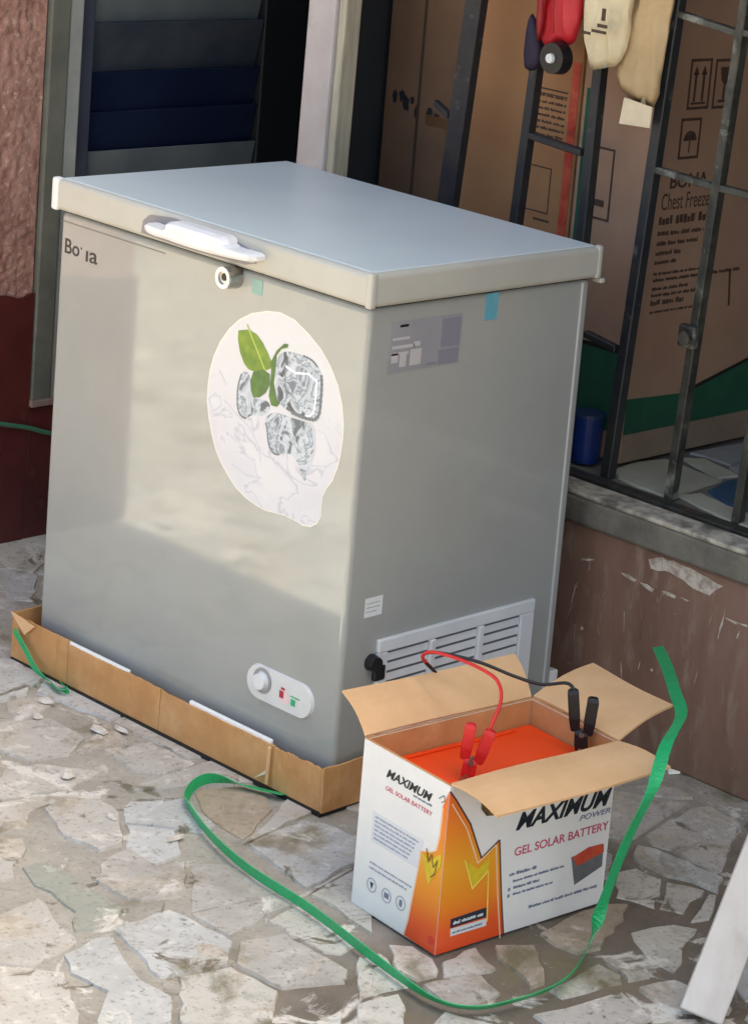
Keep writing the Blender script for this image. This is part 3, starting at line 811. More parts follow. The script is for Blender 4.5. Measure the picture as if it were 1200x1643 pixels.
crossbar((-0.60, 1.43), (1.4, 1.43), 0.016, BAR, 0.684)
crossbar((0.09, 0.985), (1.33, 0.975), 0.012, BAR_PALE, 0.699)
crossbar((0.10, 1.25), (1.34, 1.24), 0.012, BAR_PALE, 0.699)
obj('latch', box((0.058, 0.672, 0.705), (0.094, 0.688, 0.745), 0.004), BAR_PALE, gr)
obj('padlock', add_cyl(new(), (0.083, 0.668, 0.725), (0.083, 0.658, 0.725), 0.012), CHROME, gr)

# cartons stacked inside
CARTON = mat('brown_carton', srgb(170, 136, 112), srgb(156, 122, 100), scale=5, rough=0.85, bump=0.08, bump_scale=120)
CARTON_O = mat('orange_brown_carton', srgb(176, 128, 86), srgb(160, 114, 76), scale=4, rough=0.85, bump=0.08, bump_scale=120)
SEAM = mat('carton_seam', srgb(60, 44, 30), rough=0.9)
def carton(name, lo, hi, label, m, rz=0.0):
    c = thing(name, ((lo[0] + hi[0]) / 2, (lo[1] + hi[1]) / 2, lo[2]), label, 'carton', None, rz)
    hx, hy = (hi[0] - lo[0]) / 2, (hi[1] - lo[1]) / 2
    obj('carton_body', box((-hx, -hy, 0), (hx, hy, hi[2] - lo[2]), 0.005, 2), m, c, local=True)
    return c, hx, hy, hi[2] - lo[2]

cR, hx, hy, hz = carton('freezer_carton', (-0.292, 0.765, 0.4305), (-0.12, 1.42, 1.55), 'tall brown carton with handling symbols, text lines and a green base band', CARTON)
FS = frame((-0.12, 0.765, 0.4305), (0, 1, 0), (0, 0, 1))      # its face towards the yard
FS = base_of(cR).inverted() @ FS
def P(name, bm, m): return obj(name, bm, m, cR, local=True)
P('green_band', flat([(0.004, 0.055), (0.650, 0.055), (0.650, 0.230), (0.349, 0.156), (0.165, 0.114), (0.004, 0.122)], FS, 0.0002), GREEN_INK)
P('green_band', box((-hx + 0.004, -hy - 0.0008, 0.055), (hx - 0.004, -hy + 0.001, 0.200)), GREEN_INK)
P('band_edge', flat([(0.165, 0.112), (0.349, 0.154), (0.650, 0.228), (0.650, 0.236), (0.349, 0.161), (0.165, 0.119)], FS, 0.0008), mat('dark_band_edge', srgb(24, 22, 20), rough=0.7))
P('band_edge', box((-hx + 0.004, -hy - 0.0012, 0.2005), (hx - 0.004, -hy + 0.001, 0.208)), MATS['dark_band_edge'])
P('pale_base_band', rects([(0.004, 0.003, 0.650, 0.0545)], FS, 0.0002), mat('pale_base_print', srgb(150, 128, 108), srgb(132, 112, 94), scale=10, rough=0.8))
def wire(x0, z0, x1, z1, w=0.005):
    return [(x0, z0, x1, z0 + w), (x0, z1 - w, x1, z1), (x0, z0 + w, x0 + w, z1 - w), (x1 - w, z0 + w, x1, z1 - w)]
zb = 0.4305
P('this_way_up_symbol', rects(wire(0.085, 1.074 - zb, 0.145, 1.165 - zb) + [(0.100, 1.088 - zb, 0.106, 1.140 - zb), (0.122, 1.088 - zb, 0.128, 1.140 - zb), (0.095, 1.083 - zb, 0.135, 1.087 - zb)], FS), INK)
for x in (0.103, 0.125):
    P('arrow_head', flat([(x - 0.008, 1.136 - zb), (x + 0.008, 1.136 - zb), (x, 1.152 - zb)], FS), INK)
P('fragile_symbol', rects(wire(0.155, 1.073 - zb, 0.215, 1.163 - zb) + [(0.182, 1.090 - zb, 0.187, 1.115 - zb), (0.170, 1.084 - zb, 0.200, 1.089 - zb)], FS), INK)
P('glass_bowl', flat([(0.170, 1.148 - zb), (0.200, 1.148 - zb), (0.197, 1.125 - zb), (0.186, 1.114 - zb), (0.175, 1.125 - zb)], FS), INK)
P('keep_dry_symbol', rects(wire(0.075, 0.985 - zb, 0.132, 1.059 - zb) + [(0.102, 0.996 - zb, 0.105, 1.018 - zb)], FS), INK)
P('umbrella_canopy', flat([(0.104 + 0.018 * math.cos(t), 1.018 - zb + 0.018 * math.sin(t)) for t in [math.pi * i / 10 for i in range(11)]], FS), INK)
P('brand_lettering', put(fit_text('BONA', 0.105, 0.026, bold=0.002), FS @ Matrix.Translation((0.062, 0.933 - zb, 0.0002))), INK)
P('product_lettering', put(fit_text('Chest Freezer', 0.145, 0.030), FS @ Matrix.Translation((0.044, 0.895 - zb, 0.0002))), INK)
gr_r = random.Random(3)
lines = []
for z, w, h in ((0.868, 0.15, 0.018), (0.848, 0.13, 0.009), (0.830, 0.115, 0.009), (0.812, 0.07, 0.010), (0.796, 0.06, 0.008), (0.776, 0.15, 0.006), (0.764, 0.16, 0.007), (0.748, 0.10, 0.007), (0.736, 0.15, 0.007), (0.720, 0.10, 0.012), (0.706, 0.12, 0.005)):
    lines += greek(0.042, z - zb, w, h, gr_r)
lines += greek(0.21, 0.764 - zb, 0.08, 0.008, gr_r)
P('small_print', rects(lines, FS), INK)['kind'] = 'stuff'
P('pen_stroke', flat([(0.258, 0.770 - zb), (0.264, 0.770 - zb), (0.272, 0.700 - zb), (0.267, 0.698 - zb)], FS), INK)
P('outlined_print', rects(wire(-0.249 + 0.206, 0.861 - zb, -0.201 + 0.206, 0.992 - zb, 0.004) + [(-0.036, 0.885 - zb, -0.010, 0.897 - zb)], base_of(cR).inverted() @ frame((-0.206, 0.7645, zb), (1, 0, 0), (0, 0, 1))), INK)
P('green_side_stripe', rects([(-0.075, 0.35, -0.060, 0.66)], base_of(cR).inverted() @ frame((-0.206, 0.7645, zb), (1, 0, 0), (0, 0, 1))), GREEN_INK)

cQ, hx, hy, hz = carton('printed_carton', (-0.418, 0.765, 0.4305), (-0.298, 1.30, 1.55), 'narrow brown carton with dark lattice print and red tape down one edge', CARTON_O)
FQ = frame((-hx, -hy, 0), (1, 0, 0), (0, 0, 1))
lat = []
lr = random.Random(9)
for k in range(7):
    lat += greek(0.012, 0.555 + k * 0.012, 0.078, 0.006, lr)
lat += [(0.010, 0.545, 0.092, 0.548), (0.010, 0.640, 0.092, 0.643), (0.010, 0.632, 0.092, 0.634)]
obj('lattice_print', rects(lat, FQ), INK, cQ, local=True)
obj('outlined_print', rects(wire(0.012, 0.415, 0.070, 0.500, 0.0025) + [(0.035, 0.400, 0.075, 0.404)], FQ), INK, cQ, local=True)
RED_T = mat('red_tape', srgb(176, 52, 40), srgb(200, 92, 66), scale=30, rough=0.5)
obj('red_tape', rects([(0.098, 0.12, 0.1175, 0.70)], FQ, 0.0003, 0.0008), RED_T, cQ, local=True)
cP, hx, hy, hz = carton('plain_carton', (-0.605, 0.790, 0.4305), (-0.425, 1.35, 1.56), 'plain orange brown carton standing between the two wide grille uprights', CARTON_O)
cN, hx, hy, hz = carton('seamed_carton', (-0.832, 0.800, 0.4305), (-0.612, 1.40, 1.52), 'brown carton, coloured darker for shade, with a dark centre seam and black lettering next to the pillar', mat('shaded_brown_carton', srgb(112, 84, 62), srgb(96, 70, 50), scale=5, rough=0.85))  # board colour darkened to carry the shade next to the pillar
FN = frame((-hx, -hy, 0), (1, 0, 0), (0, 0, 1))
obj('flap_seam', rects([(0.092, 0.01, 0.099, 1.08)], FN, 0.0003, 0.0005), SEAM, cN, local=True)
lr2 = random.Random(21)
def brush(r):
    bm = new()
    for x, z, w, h in ((0.030, 0.552, 0.020, 0.034), (0.048, 0.560, 0.016, 0.030), (0.062, 0.546, 0.022, 0.040), (0.078, 0.556, 0.014, 0.020), (0.092, 0.538, 0.016, 0.036), (0.126, 0.540, 0.018, 0.030), (0.146, 0.532, 0.022, 0.022), (0.166, 0.528, 0.016, 0.018)):
        pts = [(x + w * 0.5 * math.cos(t) * r.uniform(0.5, 1.1), z + h * 0.5 * math.sin(t) * r.uniform(0.5, 1.1)) for t in [2 * math.pi * i / 9 for i in range(9)]]
        add_prism(bm, pts, lambda a, b, q: FN @ Vector((a, b, q)), 0.0004)
    return bm
obj('lettering', brush(lr2), mat('black_ink', srgb(24, 22, 22), rough=0.7), cN, local=True)['kind'] = 'stuff'
obj('tape', rects([(0.118, 0.515, 0.24, 0.535)], FN, 0.0003, 0.0005), mat('dark_brown_tape', srgb(92, 62, 36), rough=0.5), cN, local=True)

# blue bucket behind the freezer
bk = thing('blue_bucket', (-0.176, 0.722, 0.4305), 'small blue plastic bucket with pale rim behind the freezer on the shop floor', 'bucket')
BLUE = mat('blue_bucket_plastic', srgb(16, 50, 116), srgb(14, 40, 98), scale=12, rough=0.4)
bx0, by0 = -0.172, 0.7325
obj('bucket_wall', add_cyl(new(), (bx0, by0, 0.4305), (bx0, by0, 0.515), 0.026, 0.028, 28), BLUE, bk)
obj('rim', add_cyl(new(), (bx0, by0, 0.515), (bx0, by0, 0.521), 0.030, 0.030, 28), mat('pale_bucket_rim', srgb(40, 56, 92), rough=0.4), bk)

# things hanging from the rail of the grille
def pillow(pts, fn, t, folds=0.0, fr=20.0):
    """closed cushion-like solid from an outline; fn(a, b, d) with d the distance out of the outline plane"""
    bm = new()
    pts = rough_edges(chaikin(pts, 1), random.Random(2), 0.0025, 0.02)
    n = len(pts)
    cx = sum(p[0] for p in pts) / n
    cy = sum(p[1] for p in pts) / n
    def ring(k, d):
        out = []
        for p in pts:
            a, b = cx + (p[0] - cx) * k, cy + (p[1] - cy) * k
            w = (folds * math.sin(a * fr * 6.28 + b * 9) + folds * 1.3 * mnoise.noise(Vector((a * 40, b * 22, 1.7)))) if abs(d) > 0 else 0
            out.append(bm.verts.new(fn(a, b, d + w)))
        return out
    prof = [(0.0, t), (0.35, t * 0.97), (0.65, t * 0.85), (0.87, t * 0.58), (1.0, 0.0), (0.87, -t * 0.4), (0.5, -t * 0.6)]
    rings = [ring(k, d) for k, d in prof[1:]]
    c0 = bm.verts.new(fn(cx, cy, t))
    c1 = bm.verts.new(fn(cx, cy, -t * 0.6))
    for A, B in zip(rings, rings[1:]):
        for i in range(n):
            j = (i + 1) % n
            bm.faces.new((A[i], A[j], B[j], B[i]))
    for i in range(n):
        j = (i + 1) % n
        bm.faces.new((c0, rings[0][i], rings[0][j]))
        bm.faces.new((c1, rings[-1][j], rings[-1][i]))
    return bm
hang = lambda y: (lambda a, b, d: (a, y - d, b))
RED = mat('red_nylon', srgb(206, 40, 52), srgb(176, 26, 36), scale=10, rough=0.5)
rb = thing('red_tool_bag', (-0.27, 0.655, 1.15), 'red bag with a black round wheel hanging on the grille rail', 'bag')
obj('bag_body', pillow([(-0.330, 1.42), (-0.215, 1.43), (-0.212, 1.30), (-0.216, 1.19), (-0.240, 1.172), (-0.262, 1.180), (-0.285, 1.160), (-0.300, 1.170), (-0.318, 1.22), (-0.330, 1.30)], hang(0.655), 0.016, 0.006, 36), RED, rb, smooth=True)
obj('dark_fold', pillow([(-0.300, 1.42), (-0.272, 1.42), (-0.276, 1.30), (-0.284, 1.18), (-0.296, 1.17), (-0.299, 1.25)], hang(0.636), 0.010), mat('dark_red_nylon', srgb(140, 16, 24), rough=0.5), rb, smooth=True)
obj('wheel', add_cyl(new(), (-0.249, 0.650, 1.152), (-0.249, 0.626, 1.152), 0.029, 0.027, 28), BLACK, rb)
obj('wheel_hub', add_cyl(new(), (-0.249, 0.6255, 1.152), (-0.249, 0.620, 1.152), 0.009, 0.008, 20), WHITE, rb)
obj('strap_end', pillow([(-0.342, 1.21), (-0.330, 1.22), (-0.305, 1.17), (-0.302, 1.13), (-0.322, 1.115), (-0.344, 1.12)], hang(0.66), 0.010), mat('navy_webbing', srgb(34, 24, 48), rough=0.7), rb, smooth=True)
obj('bag_seam', tube([(-0.262, 0.630, 1.40), (-0.258, 0.628, 1.32), (-0.258, 0.629, 1.24), (-0.256, 0.634, 1.195)], 0.0016), MATS['dark_red_nylon'], rb)
obj('hook', tube([(-0.27, 0.655, 1.40), (-0.27, 0.66, 1.44), (-0.27, 0.684, 1.449), (-0.27, 0.70, 1.44)], 0.004), CHROME, rb)
CREAM = mat('cream_cotton', srgb(222, 206, 172), srgb(206, 188, 152), scale=14, rough=0.9, bump=0.3, bump_scale=80)
cc = thing('cream_cloth_cap', (-0.16, 0.655, 1.14), 'cream cotton cap with dark print hanging beside the red bag', 'cap')
obj('cap_crown', pillow([(-0.212, 1.43), (-0.105, 1.43), (-0.098, 1.30), (-0.100, 1.20), (-0.118, 1.160), (-0.150, 1.150), (-0.182, 1.140), (-0.192, 1.165), (-0.206, 1.21), (-0.213, 1.30)], hang(0.655), 0.015, 0.007, 34), CREAM, cc, smooth=True)
Fc = frame((-0.212, 0.6275, 1.14), (1, 0, 0), (0, 0, 1))
obj('printed_mark', rects([(0.030, 0.066, 0.050, 0.071), (0.052, 0.072, 0.085, 0.077), (0.064, 0.082, 0.086, 0.088), (0.072, 0.094, 0.080, 0.115)], Fc, 0.004, 0.0015), INK, cc)
obj('hook', tube([(-0.16, 0.655, 1.40), (-0.16, 0.66, 1.44), (-0.16, 0.684, 1.449), (-0.16, 0.70, 1.44)], 0.004), CHROME, cc)
bc = thing('beige_hanging_cloth', (-0.08, 0.662, 1.06), 'beige draped cloth with a pale paper tag at its lower end', 'cloth')
BEIGE = mat('beige_cotton', srgb(192, 166, 126), srgb(172, 146, 108), scale=9, rough=0.9, bump=0.2, bump_scale=70)
obj('drape', pillow([(-0.120, 1.43), (-0.020, 1.43), (-0.026, 1.30), (-0.032, 1.20), (-0.036, 1.098), (-0.070, 1.100), (-0.095, 1.104), (-0.125, 1.118), (-0.140, 1.145), (-0.128, 1.20), (-0.110, 1.30)], hang(0.670), 0.009, 0.007, 30), BEIGE, bc, smooth=True)
obj('paper_tag', add_prism(new(), [(-0.104, 1.062), (-0.035, 1.066), (-0.034, 1.102), (-0.098, 1.108)], lambda a, b, h: (a, 0.655 - h, b), 0.002), mat('pale_paper', srgb(222, 206, 176), srgb(206, 188, 156), scale=20, rough=0.8), bc)
obj('hook', tube([(-0.07, 0.668, 1.40), (-0.07, 0.672, 1.44), (-0.07, 0.684, 1.449), (-0.07, 0.70, 1.44)], 0.004), CHROME, bc)

# ------------------------------------------------------------------ chest freezer
W, D, H, T, O = 0.790, 0.525, 0.88, 0.055, 0.011
fz = thing('chest_freezer', (-W / 2, D / 2, 0.016), 'silver grey chest freezer with white handle and ice sticker in a cardboard tray', 'freezer')
obj('body', box((-W + O, O, 0.016), (-O, D - O, H - T - 0.004), 0.009, 4), GREY_PAINT, fz, smooth=False)
obj('gasket', box((-W + O + 0.006, O + 0.006, H - T - 0.006), (-O - 0.006, D - O - 0.006, H - T + 0.004)), mat('dark_gasket', srgb(58, 56, 52), rough=0.8), fz)
lid = obj('lid', box((-W, 0.0, H - T), (0.0, D, H - 0.0015), 0.009, 4), LID_EDGE, fz)
obj('lid_top_panel', box((-W + 0.010, 0.010, H - 0.006), (-0.010, D - 0.010, H), 0.003, 2), LID_TOP, lid)
obj('lid_corner_cap', box((-W - 0.003, -0.003, H - T - 0.001), (-W + 0.014, 0.014, H + 0.0008), 0.005, 3), WHITE, lid)
obj('lid_corner_cap', box((-0.012, -0.003, H - T - 0.001), (0.003, 0.012, H + 0.0008), 0.005, 3), LID_EDGE, lid)
obj('lid_corner_cap', box((-0.012, D - 0.012, H - T - 0.001), (0.0015, D + 0.0015, H + 0.0008), 0.005, 3), LID_EDGE, lid)
obj('hinge_tab', box((-0.020, D + 0.001, H - T - 0.010), (0.002, D + 0.012, H - T - 0.001), 0.003), LID_EDGE, fz)
# white moulded handle over a raised plate; recess shade painted grey
obj('recess_shade_plate', add_prism(new(), RECESS, lambda a, b, h: (a, 0.001 - h, min(b, 0.872)), 0.003), mat('recess_shade_grey', srgb(132, 128, 134), rough=0.5), fz)
HS = chaikin([(a, min(b, 0.874)) for a, b in HANDLE], 1)
hb = new()
n = len(HS)
r0 = [hb.verts.new((a, 0.0, b)) for a, b in HS]
cxh = sum(p[0] for p in HS) / n; czh = sum(p[1] for p in HS) / n
r1 = [hb.verts.new((a, -0.018, b)) for a, b in HS]
r2 = [hb.verts.new((cxh + (a - cxh) * 0.95, -0.028, czh + (b - czh) * 0.80)) for a, b in HS]
for A, B in ((r0, r1), (r1, r2)):
    for i in range(n):
        j = (i + 1) % n
        hb.faces.new((A[i], A[j], B[j], B[i]))
r3 = [hb.verts.new((cxh + (a - cxh) * 0.88, -0.031, czh + (b - czh) * 0.5)) for a, b in HS]
for i in range(n):
    j = (i + 1) % n
    hb.faces.new((r2[i], r2[j], r3[j], r3[i]))
hb.faces.new(r3); hb.faces.new(r0[::-1])
obj('handle', hb, mat('handle_white', srgb(226, 226, 228), srgb(218, 216, 217), scale=20, rough=0.35), fz)
lk = obj('lock', add_cyl(new(), (-0.322, 0.012, 0.806), (-0.322, -0.014, 0.806), 0.0195, 0.018, 28), CHROME, fz)
obj('lock_ring', annulus(-0.322, 0.806, 0.011, 0.0175, Matrix(((1, 0, 0, 0), (0, 0, -1, -0.014), (0, 1, 0, 0), (0, 0, 0, 1))), 0.0, 0.003), mat('lock_ring_silver', srgb(206, 206, 204), rough=0.2, metallic=0.9), lk)
obj('keyhole', add_cyl(new(), (-0.319, -0.0138, 0.808), (-0.319, -0.0165, 0.808), 0.0062, 0.0062, 16), BLACK, lk)

FF = frame((0, O, 0), (1, 0, 0), (0, 0, 1))            # front face: (x, z)
FX = frame((-O, 0, 0), (0, 1, 0), (0, 0, 1))           # right side face: (y, z)
# brand lettering: B o ' i a, as worn as it is
obj('brand_lettering', put(fit_text('Bo', 0.040, 0.026, bold=0.0012), FF @ Matrix.Translation((-0.764, 0.752, 0.0001))), mat('dark_grey_badge', srgb(52, 52, 52), rough=0.4), fz)
obj('brand_lettering', put(fit_text('\u0131a', 0.032, 0.019, bold=0.0012), FF @ Matrix.Translation((-0.706, 0.749, 0.0001))), MATS['dark_grey_badge'], fz)
obj('brand_mark', rects([(-0.7205, 0.7665, -0.7180, 0.7705)], FF, 0.0001), MATS['dark_grey_badge'], fz)
obj('film_edge', rects([(-0.778, 0.8055, -0.50, 0.8068)], FF, 0.0001, 0.0008), mat('film_edge_grey', srgb(120, 118, 112), rough=0.4), fz)

# lemon shaped sticker
def sticker_mat():
    m = bpy.data.materials.new('sticker_print')
    m.use_nodes = True
    N, L = m.node_tree.nodes, m.node_tree.links
    b = N['Principled BSDF']
    b.inputs['Roughness'].default_value = 0.6
    b.inputs['Specular IOR Level'].default_value = 0.15
    tc = N.new('ShaderNodeTexCoord')
    nz = N.new('ShaderNodeTexNoise'); nz.inputs['Scale'].default_value = 9; nz.inputs['Detail'].default_value = 3; nz.inputs['Distortion'].default_value = 1.6
    L.new(tc.outputs['Object'], nz.inputs['Vector'])
    rp = N.new('ShaderNodeValToRGB')
    rp.color_ramp.elements[0].position = 0.40; rp.color_ramp.elements[0].color = srgb(212, 209, 213)
    rp.color_ramp.elements[1].position = 0.62; rp.color_ramp.elements[1].color = srgb(218, 215, 217)
    e = rp.color_ramp.elements.new(0.50); e.color = srgb(216, 213, 217)
    e = rp.color_ramp.elements.new(0.525); e.color = srgb(192, 190, 198)
    e = rp.color_ramp.elements.new(0.55); e.color = srgb(214, 212, 216)
    L.new(nz.outputs['Fac'], rp.inputs[0])
    sp = N.new('ShaderNodeSeparateXYZ'); L.new(tc.outputs['Object'], sp.inputs[0])
    mr = N.new('ShaderNodeMapRange'); mr.inputs['From Min'].default_value = 0.63; mr.inputs['From Max'].default_value = 0.57
    L.new(sp.outputs['Z'], mr.inputs['Value'])
    mx = N.new('ShaderNodeMix'); mx.data_type = 'RGBA'
    L.new(mr.outputs[0], mx.inputs[0]); mx.inputs[6].default_value = srgb(218, 216, 216); L.new(rp.outputs[0], mx.inputs[7])
    L.new(mx.outputs[2], b.inputs['Base Color'])
    return m
def ice_mat(name, dark):
    m = bpy.data.materials.new(name)
    m.use_nodes = True
    N, L = m.node_tree.nodes, m.node_tree.links
    b = N['Principled BSDF']
    b.inputs['Roughness'].default_value = 0.35
    tc = N.new('ShaderNodeTexCoord')
    nz = N.new('ShaderNodeTexNoise'); nz.inputs['Scale'].default_value = 24; nz.inputs['Detail'].default_value = 5; nz.inputs['Distortion'].default_value = 1.2
    L.new(tc.outputs['Object'], nz.inputs['Vector'])
    rp = N.new('ShaderNodeValToRGB')
    els = rp.color_ramp.elements
    els[0].position = 0.30; els[0].color = srgb(*dark)
    els[1].position = 0.75; els[1].color = srgb(96, 106, 118)
    for p, c in ((0.40, (92, 100, 110)), (0.45, (176, 184, 194)), (0.52, (200, 205, 213)), (0.57, (120, 130, 142)), (0.62, (190, 198, 208)), (0.67, (112, 122, 134))):
        e = els.new(p); e.color = srgb(*c)
    L.new(nz.outputs['Fac'], rp.inputs[0])
    L.new(rp.outputs[0], b.inputs['Base Color'])
    return m
st = obj('sticker', flat(STICKER, FF, 0.0001, 0.0005), sticker_mat(), fz)
st['label'] = 'white lemon shaped sticker printed with ice cubes and mint leaves'
obj('sticker_rim', flat([(sum(p[0] for p in STICKER) / len(STICKER) + (a - sum(p[0] for p in STICKER) / len(STICKER)) * 1.018, 0.575 + (b - 0.575) * 1.014) for a, b in STICKER], FF, 0.00005, 0.0003), mat('sticker_cut_edge', srgb(232, 226, 214), rough=0.6, spec=0.15), st)
ice1 = ice_mat('ice_print', (34, 40, 46))
ice2 = ice_mat('pale_ice_print', (84, 92, 102))
for pts, m, h in ((ICE_C, ice2, 0.00065), (ICE_B, ice2, 0.00070), (ICE_A, ice1, 0.00075)):
    obj('ice_cube', flat(chaikin(pts, 2), FF, h, 0.0003), m, st)
def inner(pts, k, dx=0, dz=0):
    cx = sum(p[0] for p in pts) / len(pts); cz = sum(p[1] for p in pts) / len(pts)
    return [(cx + dx + (a - cx) * k, cz + dz + (b - cz) * k) for a, b in pts]
def stroke(pts, w, h0, m):
    bm = new()
    for (x0, y0), (x1, y1) in zip(pts, pts[1:]):
        d = math.hypot(x1 - x0, y1 - y0) or 1
        nx, ny = -(y1 - y0) / d * w / 2, (x1 - x0) / d * w / 2
        add_prism(bm, [(x0 + nx, y0 + ny), (x1 + nx * 0.6, y1 + ny * 0.6), (x1 - nx * 0.6, y1 - ny * 0.6), (x0 - nx, y0 - ny)], lambda a, b, h: FF @ Vector((a, b, h0 + h)), 0.0001)
        h0 += 0.000005
    obj('ice_edge', bm, m, st)['kind'] = 'stuff'
EDGE_D = mat('ice_edge_print', srgb(104, 112, 120), rough=0.4)
EDGE_L = mat('ice_glint_print', srgb(238, 240, 244), rough=0.4)
EDGE_G = mat('ice_shade_print', srgb(198, 199, 206), rough=0.4)
_a = chaikin(ICE_A, 2)
stroke(_a[18:36], 0.0065, 0.00107, EDGE_D)
stroke(_a[8:16], 0.0035, 0.00107, EDGE_D)
stroke([(a - 0.012, b + 0.003) for a, b in _a[20:30]], 0.004, 0.00109, EDGE_L)
stroke([(-0.190, 0.690), (-0.165, 0.684), (-0.135, 0.690), (-0.118, 0.683)], 0.004, 0.00107, EDGE_L)
stroke([(-0.190, 0.690), (-0.186, 0.660), (-0.180, 0.640)], 0.003, 0.00108, EDGE_D)
_b = chaikin(ICE_B, 2)
stroke(_b[30:46], 0.004, 0.00102, EDGE_D)
_c = chaikin(ICE_C, 2)
stroke(_c[14:26], 0.0045, 0.00097, EDGE_G)
stroke(_c[40:54], 0.004, 0.00097, EDGE_D)
stroke([(-0.330, 0.600), (-0.300, 0.585), (-0.262, 0.570), (-0.238, 0.545), (-0.230, 0.520)], 0.004, 0.00068, EDGE_G)
stroke([(-0.345, 0.645), (-0.325, 0.625)], 0.005, 0.00068, EDGE_G)
stroke([(-0.300, 0.500), (-0.265, 0.490), (-0.225, 0.495)], 0.004, 0.00068, EDGE_G)
stroke([(-0.120, 0.545), (-0.085, 0.552), (-0.070, 0.558)], 0.003, 0.00068, EDGE_G)
MINT = mat('mint_print', srgb(128, 152, 40), srgb(92, 124, 34), scale=40, rough=0.4)
def stroke_bm(pts, w):
    bm = new()
    for (x0, y0), (x1, y1) in zip(pts, pts[1:]):
        d = math.hypot(x1 - x0, y1 - y0)
        nx, ny = -(y1 - y0) / d * w, (x1 - x0) / d * w
        add_prism(bm, [(x0 + nx, y0 + ny), (x1 + nx, y1 + ny), (x1 - nx, y1 - ny), (x0 - nx, y0 - ny)], lambda a, b, h: FF @ Vector((a, b, 0.00142 + h)), 0.0001)
    return bm
MINT2 = mat('dark_mint_print', srgb(86, 124, 52), srgb(64, 98, 40), scale=40, rough=0.4)
obj('mint_leaf', flat(LEAF_BIG, FF, 0.0011, 0.0003), MINT, st)
obj('mint_leaf', flat(LEAF_SMALL, FF, 0.0012, 0.0003), MINT2, st)
obj('leaf_vein', stroke_bm([(-0.2855, 0.735), (-0.262, 0.705), (-0.236, 0.672)], 0.0014), mat('leaf_vein_print', srgb(176, 190, 84), rough=0.4), st)
obj('mint_stem', flat(STEM, FF, 0.0013, 0.0003), MINT2, st)

# control panel
def pill(x0, x1, zc, r, n=12):
    p = [(x1 - r + r * math.cos(t), zc + r * math.sin(t)) for t in [-math.pi / 2 + math.pi * i / n for i in range(n + 1)]]
    return p + [(x0 + r + r * math.cos(t), zc + r * math.sin(t)) for t in [math.pi / 2 + math.pi * i / n for i in range(n + 1)]]
cp = obj('control_panel', add_prism(new(), pill(-0.223, -0.063, 0.160, 0.029), lambda a, b, h: (a, O - h, b), 0.006, inset=0.003), mat('panel_white', srgb(222, 220, 216), srgb(212, 209, 206), scale=20, rough=0.4), fz)
FP = frame((0, O - 0.006, 0), (1, 0, 0), (0, 0, 1))
dl = obj('dial', add_cyl(new(), (-0.182, O - 0.006, 0.166), (-0.182, O - 0.016, 0.166), 0.015, 0.013, 24), WHITE, cp)
obj('dial_ring', annulus(-0.182, 0.166, 0.0165, 0.0215, FP, 0.0003, 0.001), mat('dial_ring_grey', srgb(150, 146, 148), rough=0.4), cp)
obj('red_mark', rects([(-0.140, 0.152, -0.130, 0.164), (-0.137, 0.166, -0.128, 0.170)], FP, 0.0002), mat('red_print', srgb(176, 36, 52), rough=0.4), cp)
obj('green_mark', rects([(-0.112, 0.147, -0.102, 0.158), (-0.114, 0.161, -0.092, 0.163)], FP, 0.0002), mat('green_print', srgb(40, 176, 110), rough=0.4), cp)
obj('pink_print', flat(ring_pts(-0.128, 0.155, 0.012, 14), FP, 0.0001, 0.0002), mat('pink_halo_print', srgb(238, 206, 206), rough=0.4), cp)

# labels, tapes and ventilation grille on the side
lb = obj('rating_label', rects([(0.058, 0.714, 0.214, 0.795)], FX, 0.0001, 0.0005), mat('label_grey', srgb(150, 148, 152), srgb(142, 140, 146), scale=12, rough=0.5), fz)
obj('label_print', rects([(0.064, 0.752, 0.112, 0.757), (0.064, 0.766, 0.100, 0.770), (0.064, 0.730, 0.078, 0.745), (0.082, 0.722, 0.096, 0.742), (0.104, 0.722, 0.128, 0.748), (0.110, 0.752, 0.124, 0.760), (0.064, 0.742, 0.1, 0.746)], FX, 0.0006), mat('label_pale_print', srgb(184, 180, 180), rough=0.5), lb)
obj('label_print', rects([(0.166, 0.716, 0.211, 0.740), (0.170, 0.744, 0.211, 0.790), (0.140, 0.718, 0.162, 0.722)], FX, 0.0006), mat('label_violet_print', srgb(132, 128, 140), rough=0.5), lb)
obj('label_heading', rects([(0.078, 0.786, 0.096, 0.790)], FX, 0.0006), BLACK, lb)
TEAL = mat('blue_tape', srgb(110, 174, 190), srgb(98, 162, 180), scale=30, rough=0.4)
obj('tape', rects([(0.264, 0.777, 0.293, 0.821)], FX, 0.0002), TEAL, fz)
obj('tape', rects([(-0.281, 0.788, -0.256, 0.812)], FF, 0.0002), mat('pale_teal_tape', srgb(134, 170, 162), rough=0.4), fz)
wl = obj('warning_label', rects([(0.052, 0.316, 0.090, 0.348)], FX, 0.0002), WHITE, fz)
obj('label_print', rects(greek(0.056, 0.338, 0.028, 0.002, rng) + greek(0.056, 0.331, 0.028, 0.002, rng) + greek(0.056, 0.324, 0.022, 0.002, rng), FX, 0.0007), mat('grey_print', srgb(168, 168, 172), rough=0.5), wl)
VENT = mat('vent_plastic', srgb(222, 223, 224), srgb(212, 213, 214), scale=14, rough=0.45)
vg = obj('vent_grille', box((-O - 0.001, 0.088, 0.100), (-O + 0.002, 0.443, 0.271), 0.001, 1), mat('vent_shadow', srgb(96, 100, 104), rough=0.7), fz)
def vbox(n, y0, z0, y1, z1, d, m=VENT, bev=0.0015):
    obj(n, box((-O - 0.0005, y0, z0), (-O + d, y1, z1), bev, 1), m, vg)
vbox('frame_rail', 0.084, 0.252, 0.446, 0.274, 0.008)
vbox('frame_rail', 0.084, 0.098, 0.446, 0.112, 0.008)
